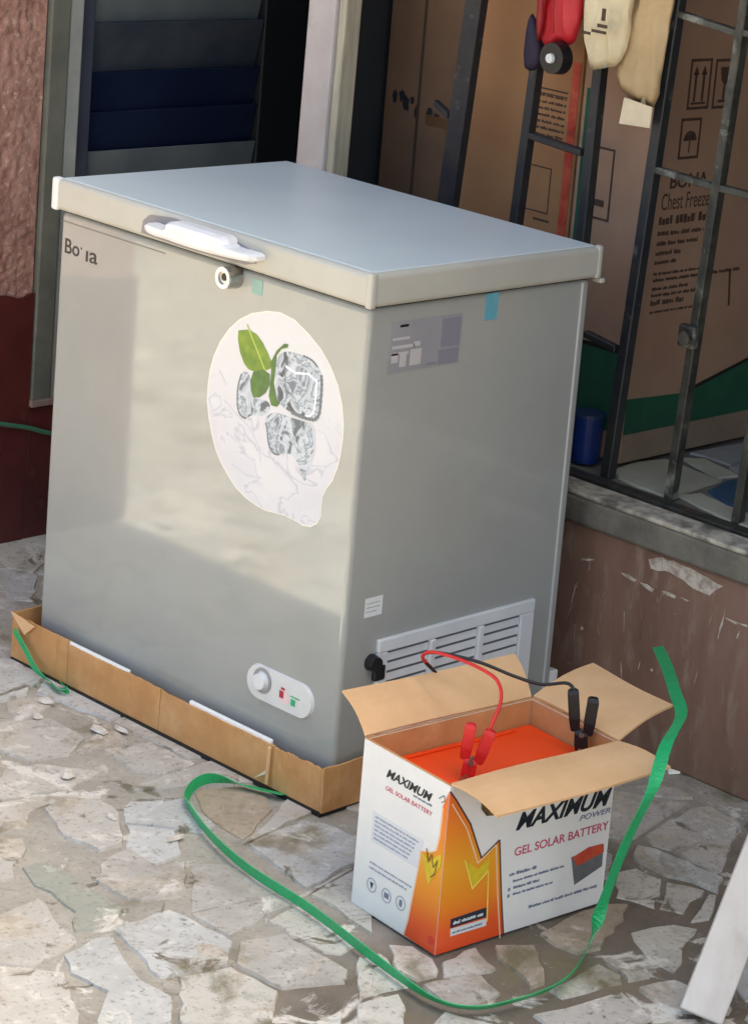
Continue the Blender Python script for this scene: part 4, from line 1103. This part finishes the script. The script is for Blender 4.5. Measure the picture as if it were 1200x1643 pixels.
vbox('frame_stile', 0.084, 0.1125, 0.106, 0.2515, 0.0078)
vbox('frame_stile', 0.414, 0.1125, 0.446, 0.2515, 0.0078)
vbox('divider', 0.200, 0.1125, 0.212, 0.2515, 0.010)
vbox('divider', 0.312, 0.1125, 0.324, 0.2515, 0.010)
for y0, y1 in ((0.107, 0.199), (0.213, 0.311), (0.325, 0.413)):
    for k in range(8):
        z = 0.1145 + k * 0.0171
        M = Matrix.Translation((-O + 0.002, 0, z)) @ Matrix.Rotation(math.radians(-7), 4, 'Y')
        obj('slat', box((-0.001, y0, 0), (0.002, y1, 0.0122), 0, 1, M), VENT, vg)
obj('edge_trim', box((-O - 0.002, 0.492, 0.02), (-O + 0.0022, 0.497, 0.818), 0.001, 1), mat('edge_trim_pale', srgb(186, 186, 184), rough=0.35), fz)
dp = obj('drain_plug', add_cyl(new(), (-O, 0.075, 0.238), (-O + 0.016, 0.075, 0.238), 0.014, 0.012, 20), BLACK, fz)
obj('drain_neck', box((-O, 0.078, 0.205), (-O + 0.010, 0.102, 0.232), 0.004), BLACK, fz)
obj('rear_spacer', box((-O - 0.02, D - O, 0.10), (-O - 0.002, D - O + 0.02, 0.125), 0.003), WHITE, fz)
for x in (-W + 0.08, -0.08):
    for y in (0.08, D - 0.08):
        obj('foot', add_cyl(new(), (x, y, 0.0135), (x, y, 0.020), 0.02, 0.02, 16), BLACK, fz)

# ------------------------------------------------------------------ cardboard tray under the freezer
tr = thing('cardboard_tray', (-W / 2, D / 2, 0.0), 'shallow creased brown cardboard tray under the chest freezer', 'tray')
X0, X1, Y0, Y1, ZT = -W - 0.027, 0.004, -0.018, D + 0.012, 0.086
def card_strip(a, b, z0, z1, t, n, amp, seed, dirn):
    """upright cardboard wall from a to b with a wavy top edge and slight bowing"""
    r = random.Random(seed)
    bm = new()
    A, B = Vector(a), Vector(b)
    nrm = Vector(dirn)
    prev = None
    for i in range(n + 1):
        p = A.lerp(B, i / n)
        w = amp * mnoise.noise(Vector((i * 0.55, seed * 3.3, 0)))
        dz = 0.5 * amp * mnoise.noise(Vector((i * 0.8, seed * 7.1, 5)))
        cur = []
        for z, k in ((z0, 0.0), ((z0 + z1) / 2, 0.6), (z1 + dz, 1.0)):
            q = p + nrm * w * k
            cur.append([bm.verts.new((q.x, q.y, z)), bm.verts.new((q.x + nrm.x * t, q.y + nrm.y * t, z))])
        if prev:
            for k in range(2):
                bm.faces.new((prev[k][0], cur[k][0], cur[k + 1][0], prev[k + 1][0]))
                bm.faces.new((prev[k][1], prev[k + 1][1], cur[k + 1][1], cur[k][1]))
            bm.faces.new((prev[2][0], cur[2][0], cur[2][1], prev[2][1]))
            bm.faces.new((prev[0][0], prev[0][1], cur[0][1], cur[0][0]))
        else:
            for k in range(2):
                bm.faces.new((cur[k][0], cur[k + 1][0], cur[k + 1][1], cur[k][1]))
        prev = cur
    for k in range(2):
        bm.faces.new((prev[k][0], prev[k][1], prev[k + 1][1], prev[k + 1][0]))
    return bm
obj('tray_floor', box((X0 + 0.005, Y0 + 0.005, 0.009), (X1 - 0.005, Y1 - 0.005, 0.0132)), CARD, tr)
obj('tray_shadow_strip', box((X0 + 0.004, Y0 - 0.002, 0.001), (X1 - 0.004, Y1 - 0.004, 0.0088)), BLACK, tr)  # black strip added as the shadow line under the tray
segs = [X0, -0.655, -0.405, -0.118, X1]
for k, (a, b) in enumerate(zip(segs, segs[1:])):
    top = (0.088, 0.082, 0.080, 0.079)[k]
    obj('front_panel', card_strip((a + 0.0006, Y0, 0), (b - 0.0006, Y0, 0), 0.009, top, -0.004, 24, 0.003 if k < 3 else 0.006, 3 + k, (0, -1, 0)), CARD, tr)
obj('side_panel', card_strip((X1, Y0 - 0.002, 0), (X1, 0.11, 0), 0.009, 0.084, -0.004, 12, 0.003, 21, (1, 0, 0)), CARD, tr)
obj('side_panel', card_strip((X1, 0.112, 0), (X1, Y1, 0), 0.009, 0.090, -0.004, 20, 0.003, 23, (1, 0, 0)), CARD, tr)
obj('side_panel', card_strip((X0, Y0, 0), (X0, Y1, 0), 0.009, 0.092, -0.004, 20, 0.004, 25, (-1, 0, 0)), CARD, tr)
obj('rear_panel', card_strip((X0, Y1, 0), (X1, Y1, 0), 0.009, 0.088, -0.004, 20, 0.003, 27, (0, 1, 0)), CARD, tr)
obj('folded_corner', add_prism(new(), [(X0 + 0.001, 0.094), (X0 + 0.07, 0.086), (X0 + 0.045, 0.064)], lambda a, b, h: (a, Y0 - 0.0025 - h - (0.094 - b) * 0.05, b), 0.003), CARD_PALE, tr)
obj('crease', add_prism(new(), [(-0.128, 0.012), (-0.122, 0.012), (-0.120, 0.078), (-0.127, 0.078)], lambda a, b, h: (a, Y0 - 0.003 - h, b), 0.003, inset=0.002), CARD_PALE, tr)
obj('torn_flap', add_prism(new(), [(-0.155, 0.014), (-0.128, 0.030), (-0.124, 0.040), (-0.150, 0.018)], lambda a, b, h: (a, Y0 - 0.005 - h, b), 0.002), mat('torn_paper', srgb(226, 204, 176), rough=0.9), tr)
FOAM = mat('white_foam', srgb(236, 234, 230), rough=0.7)
for k, (x0, x1, lab) in enumerate(((-0.690, -0.495, 'white foam strip between freezer and tray, towards the plastered side wall'), (-0.335, -0.130, 'white foam strip between freezer and tray, below the control panel'))):
    tag(obj('foam_strip', box((x0, -0.0155, 0.0135), (x1, -0.008, 0.0855), 0.002, 1), FOAM), lab, 'foam strip')

# ------------------------------------------------------------------ battery carton with open flaps
BW, BL, BH, RZ = 0.1966, 0.3226, 0.258, -0.09936
bx = thing('battery_carton', (0.36519, -0.03475, 0.004), 'open white battery carton with orange lightning print and MAXIMUM lettering', 'carton', None, RZ)
BOXW = mat('white_coated_board', srgb(240, 234, 227), srgb(230, 226, 222), scale=8, rough=0.45, bump=0.05, bump_scale=30, col3=srgb(238, 232, 224), scale3=4)
def B(name, bm, m, par=None): return obj(name, bm, m, par or bx, local=True)
hw, hl = BW / 2, BL / 2
th = 0.004
def panel(name, lo, hi):
    return B(name, box(lo, hi, 0.0012, 1), BOXW)
pe = panel('end_panel', (-hw, -hl, 0.0), (hw, -hl + th, BH))
ps = panel('side_panel', (hw - th, -hl + th + 0.0003, 0.0), (hw, hl - th - 0.0003, BH))
panel('end_panel', (-hw, hl - th, 0.0), (hw, hl, BH))
panel('side_panel', (-hw, -hl + th + 0.0003, 0.0), (-hw + th, hl - th - 0.0003, BH))
B('base_panel', box((-hw + th + 0.0003, -hl + th + 0.0003, 0.0), (hw - th - 0.0003, hl - th - 0.0003, 0.004)), CARD)
# brown liners that show inside the mouth
lw = th + 0.0005
B('liner', box((-hw + lw, -hl + lw + 0.002, 0.18), (-hw + lw + 0.001, hl - lw - 0.002, BH - 0.0005)), CARD)
B('liner', box((-hw + lw + 0.0015, hl - lw - 0.001, 0.18), (hw - lw - 0.0015, hl - lw, BH - 0.0005)), CARD)
B('liner', box((-hw + lw + 0.0015, -hl + lw, 0.18), (hw - lw - 0.0015, -hl + lw + 0.001, BH - 0.0005)), CARD)
B('liner', box((hw - lw - 0.001, -hl + lw + 0.002, 0.18), (hw - lw, hl - lw - 0.002, BH - 0.0005)), CARD)
for lo_, hi_ in (((-hw, -hl), (hw, -hl + th)), ((hw - th, -hl + th), (hw, hl - th)), ((-hw, hl - th), (hw, hl)), ((-hw, -hl + th), (-hw + th, hl - th))):
    B('raw_edge', box((lo_[0] + 0.0004, lo_[1] + 0.0004, BH + 0.0001), (hi_[0] - 0.0004, hi_[1] - 0.0004, BH + 0.0012)), CARD)
Mi = base_of(bx).inverted()
def flap(name, hinge_a, hinge_b, outer_b, outer_a, lab=None):
    """flap from its hinge (local) to its outer edge (local), cardboard with some bow"""
    bm = new()
    n, m_ = 8, 6
    a0, b0, b1, a1 = [Vector(v) for v in (hinge_a, hinge_b, outer_b, outer_a)]
    nr = (b0 - a0).cross(a1 - a0).normalized()
    if nr.z < 0: nr = -nr
    tops, bots = [], []
    for i in range(n + 1):
        r1, r2 = [], []
        for j in range(m_ + 1):
            u, v = i / n, j / m_
            p = a0.lerp(b0, u).lerp(a1.lerp(b1, u), v)
            p = p + nr * (0.006 * math.sin(math.pi * v) * (1 if v > 0 else 0) + 0.002 * math.sin(5 * u + 2 * v))
            r1.append(bm.verts.new(p + nr * 0.0018)); r2.append(bm.verts.new(p - nr * 0.0018))
        tops.append(r1); bots.append(r2)
    for i in range(n):
        for j in range(m_):
            bm.faces.new((tops[i][j], tops[i + 1][j], tops[i + 1][j + 1], tops[i][j + 1]))
            bm.faces.new((bots[i][j], bots[i][j + 1], bots[i + 1][j + 1], bots[i + 1][j]))
    for i in range(n):
        bm.faces.new((tops[i][0], bots[i][0], bots[i + 1][0], tops[i + 1][0]))
        bm.faces.new((tops[i][m_], tops[i + 1][m_], bots[i + 1][m_], bots[i][m_]))
    for j in range(m_):
        bm.faces.new((tops[0][j], tops[0][j + 1], bots[0][j + 1], bots[0][j]))
        bm.faces.new((tops[n][j], bots[n][j], bots[n][j + 1], tops[n][j + 1]))
    return obj(name, bm, CARD_PALE, bx, local=True, smooth=False)
wl_ = lambda p: Mi @ Vector(p)
zt = BH + 0.0025
flap('flap', (-hw, -hl + 0.002, zt), (-hw, hl - 0.002, zt), wl_((0.215, 0.160, 0.305)), wl_((0.181, -0.170, 0.306)))
flap('flap', (-hw + 0.002, hl, zt), (hw - 0.002, hl, zt), wl_((0.478, 0.236, 0.290)), wl_((0.290, 0.264, 0.290)))
flap('flap', (hw, -hl + 0.002, zt), (hw, hl - 0.002, zt), wl_((0.582, 0.113, 0.257)), wl_((0.549, -0.216, 0.255)))
B('torn_flap_tip', add_prism(new(), [(0, 0), (0.02, 0.004), (0.012, -0.012)], lambda a, b, h: wl_((0.578 + a, 0.112 + b, 0.254 + h)), 0.003), mat('torn_white', srgb(226, 220, 212), rough=0.8))

# prints
FE = frame((-hw, -hl, 0), (1, 0, 0), (0, 0, 1))      # end face: (x from its left edge, z)
FD = frame((hw, -hl, 0), (0, 1, 0), (0, 0, 1))       # side face: (y from the near edge, z)
def bolt_mat():
    m = bpy.data.materials.new('lightning_print')
    m.use_nodes = True
    N, L = m.node_tree.nodes, m.node_tree.links
    b = N['Principled BSDF']
    b.inputs['Roughness'].default_value = 0.4
    tc = N.new('ShaderNodeTexCoord')
    sp = N.new('ShaderNodeSeparateXYZ'); L.new(tc.outputs['Object'], sp.inputs[0])
    mr = N.new('ShaderNodeMapRange'); mr.inputs['From Max'].default_value = 0.25
    L.new(sp.outputs['Z'], mr.inputs['Value'])
    rp = N.new('ShaderNodeValToRGB')
    els = rp.color_ramp.elements
    els[0].position = 0.0; els[0].color = srgb(228, 78, 36)
    els[1].position = 1.0; els[1].color = srgb(232, 104, 36)
    for p, c in ((0.14, (232, 92, 36)), (0.30, (238, 136, 32)), (0.52, (238, 160, 34)), (0.75, (240, 132, 30))):
        e = els.new(p); e.color = srgb(*c)
    L.new(mr.outputs[0], rp.inputs[0])
    L.new(rp.outputs[0], b.inputs['Base Color'])
    return m
BOLT = bolt_mat()
bs = [(max(0.0004, min(a, BL - 0.001)), max(0.001, min(b, BH - 0.003))) for a, b in BOLT_SIDE]
bs[-1] = (0.0004, 0.10); bs[-2] = (0.0004, 0.001); bs[0] = (0.0004, 0.250); bs[1] = (0.012, 0.236)
be = [(min(a, BW - 0.0004), max(0.001, min(b, BH - 0.003))) for a, b in BOLT_END]
be[0] = (BW - 0.0004, 0.250); be[1] = (BW - 0.012, 0.222); be[-1] = (BW - 0.0004, 0.001)
def cap(pts, n=1):
    return pts
def outline(pts, w, F, h0, closed=False, t=0.0003):
    bm = new()
    for (x0, y0), (x1, y1) in zip(pts, pts[1:]):
        d = math.hypot(x1 - x0, y1 - y0) or 1
        nx, ny = -(y1 - y0) / d * w / 2, (x1 - x0) / d * w / 2
        add_prism(bm, [(x0 + nx, y0 + ny), (x1 + nx, y1 + ny), (x1 - nx, y1 - ny), (x0 - nx, y0 - ny)], lambda a, b, h: F @ Vector((a, b, h0 + h)), t)
        h0 += 0.00002
    return bm
B('lightning_print', flat(bs, FD, 0.0002, 0.0003), BOLT, ps)
B('lightning_print', flat(be, FE, 0.0002, 0.0003), BOLT, pe)
EDGE = mat('bolt_outline', srgb(96, 54, 46), rough=0.5)
PALE = mat('bolt_inner_line', srgb(246, 214, 176), rough=0.5)
B('bolt_outline', outline(bs[:7], 0.0026, FD, 0.0006), EDGE, ps)
B('bolt_inner_line', outline([(a - 0.006, b - 0.006) for a, b in bs[1:7]], 0.0018, FD, 0.0008), PALE, ps)
B('bolt_inner_line', outline([(a + 0.002, b) for a, b in be[1:10]], 0.0016, FE, 0.0006), PALE, pe)
YEL = mat('yellow_print', srgb(232, 196, 40), srgb(210, 176, 36), scale=40, rough=0.4)
B('yellow_vee', flat([VEE_SIDE[0], VEE_SIDE[1], VEE_SIDE[4]], FD, 0.0009), YEL, ps)
B('yellow_vee', flat([VEE_SIDE[1], VEE_SIDE[2], VEE_SIDE[3], VEE_SIDE[4]], FD, 0.0009), YEL, ps)
B('bolt_inner_line', outline([VEE_SIDE[0], VEE_SIDE[1], VEE_SIDE[2], (0.092, 0.030)], 0.0022, FD, 0.0013), mat('yellow_line', srgb(246, 214, 90), rough=0.5), ps)
ve = [(min(a, BW - 0.004), b) for a, b in VEE_END]
B('yellow_vee', flat([ve[0], ve[1], ve[6]], FE, 0.0009), YEL, pe)
B('yellow_vee', flat([ve[1], ve[2], ve[3], ve[4], ve[5], ve[6]], FE, 0.0009), YEL, pe)
B('dark_scribble', outline([(0.160, 0.150), (0.166, 0.132), (0.172, 0.146), (0.178, 0.128), (0.186, 0.142), (0.182, 0.120), (0.174, 0.112)], 0.0022, FE, 0.0014), mat('brown_scribble', srgb(130, 104, 30), rough=0.5), pe)
B('label_bar', flat(LBL_BLACK, FD, 0.0009), mat('dark_blue_ink', srgb(34, 40, 58), rough=0.5), ps)
lr3 = random.Random(4)
B('label_print', rects(greek(0.028, 0.041, 0.058, 0.006, lr3), FD, 0.0014), WHITE, ps)
B('label_bar', flat(LBL_WHITE, FD, 0.0009), WHITE, ps)
B('label_print', rects(greek(0.028, 0.0275, 0.055, 0.003, lr3), FD, 0.0014), mat('grey_blue_ink', srgb(110, 120, 150), rough=0.5), ps)
B('red_seal', flat(ring_pts(0.186, 0.020, 0.007, 12), FE, 0.0009), mat('orange_red_ink', srgb(222, 60, 40), rough=0.5), pe)
INKB = mat('black_print', srgb(18, 26, 34), rough=0.45)
REDP = mat('pink_red_print', srgb(206, 92, 112), srgb(188, 76, 98), scale=60, rough=0.5)
GREYP = mat('blue_grey_print', srgb(120, 126, 146), rough=0.5)
B('brand_lettering', put(fit_text('MAXIMUM', 0.186, 0.027, shear=0.35, bold=0.003), FD @ Matrix.Translation((0.132, 0.160, 0.0003))), INKB, ps)
B('sub_lettering', put(fit_text('POWER', 0.062, 0.0085, shear=0.25, bold=0.001), FD @ Matrix.Translation((0.257, 0.1465, 0.0003))), GREYP, ps)
B('product_lettering', put(fit_text('GEL SOLAR BATTERY', 0.184, 0.0135, bold=0.0012), FD @ Matrix.Translation((0.134, 0.120, 0.0003))), REDP, ps)
tx = greek(0.128, 0.090, 0.052, 0.006, lr3) + greek(0.136, 0.079, 0.100, 0.0042, lr3) + greek(0.138, 0.068, 0.050, 0.0048, lr3) + greek(0.138, 0.058, 0.078, 0.0042, lr3)
tx += [(0.128, 0.067, 0.132, 0.072), (0.128, 0.057, 0.132, 0.062)] + greek(0.172, 0.029, 0.135, 0.005, lr3)
B('small_print', rects(tx, FD, 0.0003), GREYP, ps)['kind'] = 'stuff'
B('battery_picture', flat(BATT_GREY, FD, 0.0003), mat('picture_grey', srgb(112, 112, 112), srgb(92, 92, 94), scale=30, rough=0.5), ps)
B('battery_picture_top', flat(BATT_TOP, FD, 0.0008), mat('picture_orange', srgb(214, 84, 52), srgb(186, 60, 36), scale=40, rough=0.5), ps)
B('emblem', flat([(a, b) for a, b in LOGO], FD, 0.0006), mat('brown_gold_emblem', srgb(140, 104, 50), srgb(60, 50, 36), scale=70, rough=0.5), ps)
B('brand_lettering', put(fit_text('MAXIMUM', 0.104, 0.0135, shear=0.35, bold=0.0025), FE @ Matrix.Translation((0.057, 0.2195, 0.0003))), INKB, pe)
B('sub_lettering', rects(greek(0.120, 0.2135, 0.042, 0.0035, lr3), FE, 0.0003), GREYP, pe)
B('product_lettering', put(fit_text('GEL SOLAR BATTERY', 0.106, 0.0065), FE @ Matrix.Translation((0.058, 0.200, 0.0003))), REDP, pe)
tx = []
for k in range(6):
    tx += greek(0.040, 0.150 - k * 0.0066, 0.100 - 0.004 * k, 0.0034, lr3)
tx += greek(0.036, 0.078, 0.098, 0.0034, lr3) + greek(0.036, 0.070, 0.088, 0.0034, lr3)
B('small_print', rects(tx, FE, 0.0003), mat('pale_grey_print', srgb(164, 168, 182), rough=0.5), pe)['kind'] = 'stuff'
B('print_panel', rects([(0.034, 0.112, 0.150, 0.158)], FE, 0.0001, 0.00015), mat('pale_panel_print', srgb(220, 218, 219), rough=0.5), pe)
for x, z in ((0.045, 0.046), (0.080, 0.044), (0.113, 0.046)):
    B('round_symbol', annulus(x, z, 0.0095, 0.011, FE, 0.0003), mats_ring, pe) if False else B('round_symbol', annulus(x, z, 0.0095, 0.011, FE, 0.0003), MATS['pale_grey_print'], pe)
B('symbol_mark', flat([(0.041, 0.050), (0.049, 0.050), (0.045, 0.040)], FE, 0.0003), mat('dark_symbol', srgb(60, 64, 80), rough=0.5), pe)
B('symbol_mark', rects([(0.075, 0.040, 0.085, 0.048), (0.110, 0.041, 0.116, 0.051)], FE, 0.0003), GREYP, pe)
B('side_mark', outline([(0.176, 0.232), (0.186, 0.240), (0.190, 0.234), (0.182, 0.228)], 0.0016, FE, 0.0006), mat('grey_mark', srgb(120, 118, 116), rough=0.5), pe)
# dark print on the far end
B('far_end_print', box((-hw + 0.02, hl + 0.0001, 0.04), (hw - 0.004, hl + 0.0006, 0.11)), INKB)

# ------------------------------------------------------------------ battery in the carton
bt = thing('gel_battery', (0.36519, -0.03475, 0.0085), 'battery with bright orange top inside the open carton', 'battery', None, RZ)
ORANGE = mat('battery_orange', srgb(246, 78, 24), srgb(240, 66, 18), scale=8, rough=0.35)
obj('case', box((-hw + 0.009, -hl + 0.009, 0.0), (hw - 0.009, hl - 0.009, 0.150), 0.004), mat('battery_case_grey', srgb(110, 110, 112), rough=0.5), bt, local=True)
obj('top_cover', box((-hw + 0.008, -hl + 0.008, 0.1505), (hw - 0.008, hl - 0.008, 0.217), 0.006, 3), ORANGE, bt, local=True)
obj('cover_rib', box((-hw + 0.022, -hl + 0.06, 0.2172), (-hw + 0.026, hl - 0.05, 0.2195), 0.001, 1), ORANGE, bt, local=True)
obj('cover_rib', box((hw - 0.05, -hl + 0.06, 0.2172), (hw - 0.046, hl - 0.08, 0.2195), 0.001, 1), ORANGE, bt, local=True)
MT = base_of(bt).inverted()
RP, BP = Vector((0.388, -0.110, 0.2255)), Vector((0.421, 0.098, 0.2255))
for p in (RP, BP):
    q = MT @ p
    obj('terminal', add_cyl(new(), (q.x, q.y, 0.2165), (q.x, q.y, 0.230), 0.009, 0.008, 18), CHROME, bt, local=True)

def clip(name, base, h1, h2, m, label, cable, group):
    c = thing(name, base, label, 'clip')
    base, h1, h2 = Vector(base), Vector(h1), Vector(h2)
    mid = base.lerp((h1 + h2) / 2, 0.34)
    ax = (h1 - h2).normalized()
    view = (h1 - base).cross(h2 - base).normalized()
    def jaw(a, b, w0, w1, mm, nm):
        d = (b - a).normalized()
        s = d.cross(view).normalized()
        bm = new()
        R_ = []
        for p, w, t in ((a, w0, 0.006), (a.lerp(b, 0.35), (w0 + w1) / 2 + 0.001, 0.009), (b, w1, 0.009), (b + d * 0.004, w1 * 0.7, 0.007)):
            R_.append([bm.verts.new(p + s * i * w + view * j * t) for i, j in ((-1, -1), (1, -1), (1, 1), (-1, 1))])
        for A, Bq in zip(R_, R_[1:]):
            for k in range(4):
                bm.faces.new((A[k], A[(k + 1) % 4], Bq[(k + 1) % 4], Bq[k]))
        bm.faces.new(R_[0][::-1]); bm.faces.new(R_[-1])
        bmesh.ops.bevel(bm, geom=list(bm.edges), offset=0.0014, segments=2, affect='EDGES')
        obj(nm, bm, mm, c)
    jaw(mid + ax * 0.010, h1, 0.0065, 0.0085, m, 'grip')
    jaw(mid - ax * 0.010, h2, 0.0065, 0.0085, m, 'grip')
    jaw(base + ax * 0.004, mid + ax * 0.005, 0.004, 0.0055, m, 'jaw')
    jaw(base - ax * 0.006, mid - ax * 0.004, 0.004, 0.0055, m, 'jaw')
    obj('pivot', add_cyl(new(), mid - view * 0.012, mid + view * 0.012, 0.004, 0.004, 14), CHROME, c)
    obj('teeth', add_cyl(new(), base - view * 0.006, base + view * 0.006, 0.005, 0.004, 8), CHROME, c)
    obj('cable', tube(cable, 0.0027, 8, 10), m, c, smooth=True)
    return c
REDC = mat('red_rubber', srgb(212, 36, 34), srgb(196, 26, 28), scale=20, rough=0.4)
BLKC = mat('black_rubber', srgb(22, 20, 22), srgb(30, 28, 30), scale=20, rough=0.4)
clip('red_battery_clip', RP + Vector((0, 0, 0.005)), (0.384, -0.106, 0.307), (0.406, -0.088, 0.300), REDC, 'red crocodile clip with red cable on the battery terminal', [(0.404, -0.088, 0.303), (0.3921, -0.0565, 0.3364), (0.365, -0.0389, 0.3552), (0.3211, -0.0365, 0.3617), (0.2698, -0.041, 0.3626), (0.2261, -0.0386, 0.3549), (0.1968, -0.023, 0.3333), (0.1876, 0.011, 0.304)], None)
clip('black_battery_clip', BP + Vector((0, 0, 0.005)), (0.404, 0.088, 0.322), (0.427, 0.109, 0.312), BLKC, 'black crocodile clip with black cable on the battery terminal', [(0.406, 0.09, 0.324), (0.3891, 0.0877, 0.3312), (0.3557, 0.0703, 0.3221), (0.3189, 0.0498, 0.3274), (0.2733, 0.0213, 0.3406), (0.2282, -0.0068, 0.3459), (0.2002, -0.0193, 0.3406), (0.1906, -0.0149, 0.3266), (0.2002, 0.0069, 0.302)], None)

# ------------------------------------------------------------------ green strapping
n = len(STRAP_MAIN)
ups = []
for k in range(n):
    if k < 2: u = (0.3, -0.9, 0.3)
    elif k < 5: u = (0.0, -0.5, 0.85)
    elif k < 9: u = (-0.15, -0.2, 1.0)
    elif k < 10: u = (-0.15, -0.2, 1.0)
    elif k < 16: u = (0.62, -0.55, 0.75)
    elif k < 20: u = (0.2, 0.95, 0.2)
    elif k < 22: u = (0.45, 0.8, 0.3)
    else: u = (0.5, 0.8, 0.2)
    ups.append(u)
SP = [list(p) for p in STRAP_MAIN]
for k in range(5, 16):
    SP[k][2] = 0.0155
SP[18][0] += 0.006; SP[20][1] += 0.010
SP[0] = [-0.080, -0.012, 0.0055]
SP[0][1] = -0.024; SP[0][2] = 0.012
tag(obj('green_strap', ribbon(SP, 0.019, 0.0012, ups, 10), STRAP), 'long green packing strap looping round the battery carton and up to the low wall', 'strap')
n = len(STRAP_SMALL)
SS = [list(p) for p in STRAP_SMALL]
for k in range(3, n):
    SS[k][2] = 0.012
for k in range(3):
    SS[k][1] -= 0.006
tag(obj('green_strap', ribbon(SS, 0.014, 0.0012, [(0.6, -0.1, 0.6)] * 3 + [(0.3, -0.6, 0.5)] * (n - 3), 8), STRAP), 'short green packing strap hanging over the end of the cardboard tray', 'strap')
tag(obj('washing_line', tube([(WX + 0.012, 0.10, 0.300), (WX + 0.012, 0.22, 0.283), (WX + 0.012, 0.323, 0.256), (WX + 0.012, 0.385, 0.240), (WX + 0.012, 0.433, 0.223), (WX + 0.012, 0.55, 0.19), (WX + 0.012, 0.70, 0.16)], 0.0045), mat('green_cord', srgb(66, 118, 92), rough=0.6)), 'thin green line running along the dark red wall below the window', 'line')

# ------------------------------------------------------------------ white plank leaning on the grille
A0, A1 = Vector((0.808, -0.050, 0.012)), Vector((0.700, 0.664, 1.085))
d = (A1 - A0).normalized()
wv = Vector((0.74, 0.67, 0)); wv = (wv - d * wv.dot(d)).normalized()
nv = d.cross(wv)
M = Matrix(((wv.x, nv.x, d.x, A0.x), (wv.y, nv.y, d.y, A0.y), (wv.z, nv.z, d.z, A0.z), (0, 0, 0, 1)))
PLK = mat('white_painted_timber', srgb(214, 204, 194), srgb(196, 184, 172), scale=10, rough=0.6, bump=0.3, bump_scale=50, col3=srgb(176, 162, 148), scale3=16, lo3=0.62, hi3=0.76, stretch=(1, 1, 0.3))
tag(obj('white_plank', box((-0.031, -0.013, 0.0), (0.031, 0.013, (A1 - A0).length), 0.003, 2, M), PLK), 'white painted timber plank leaning from the paving to the shop grille', 'plank')
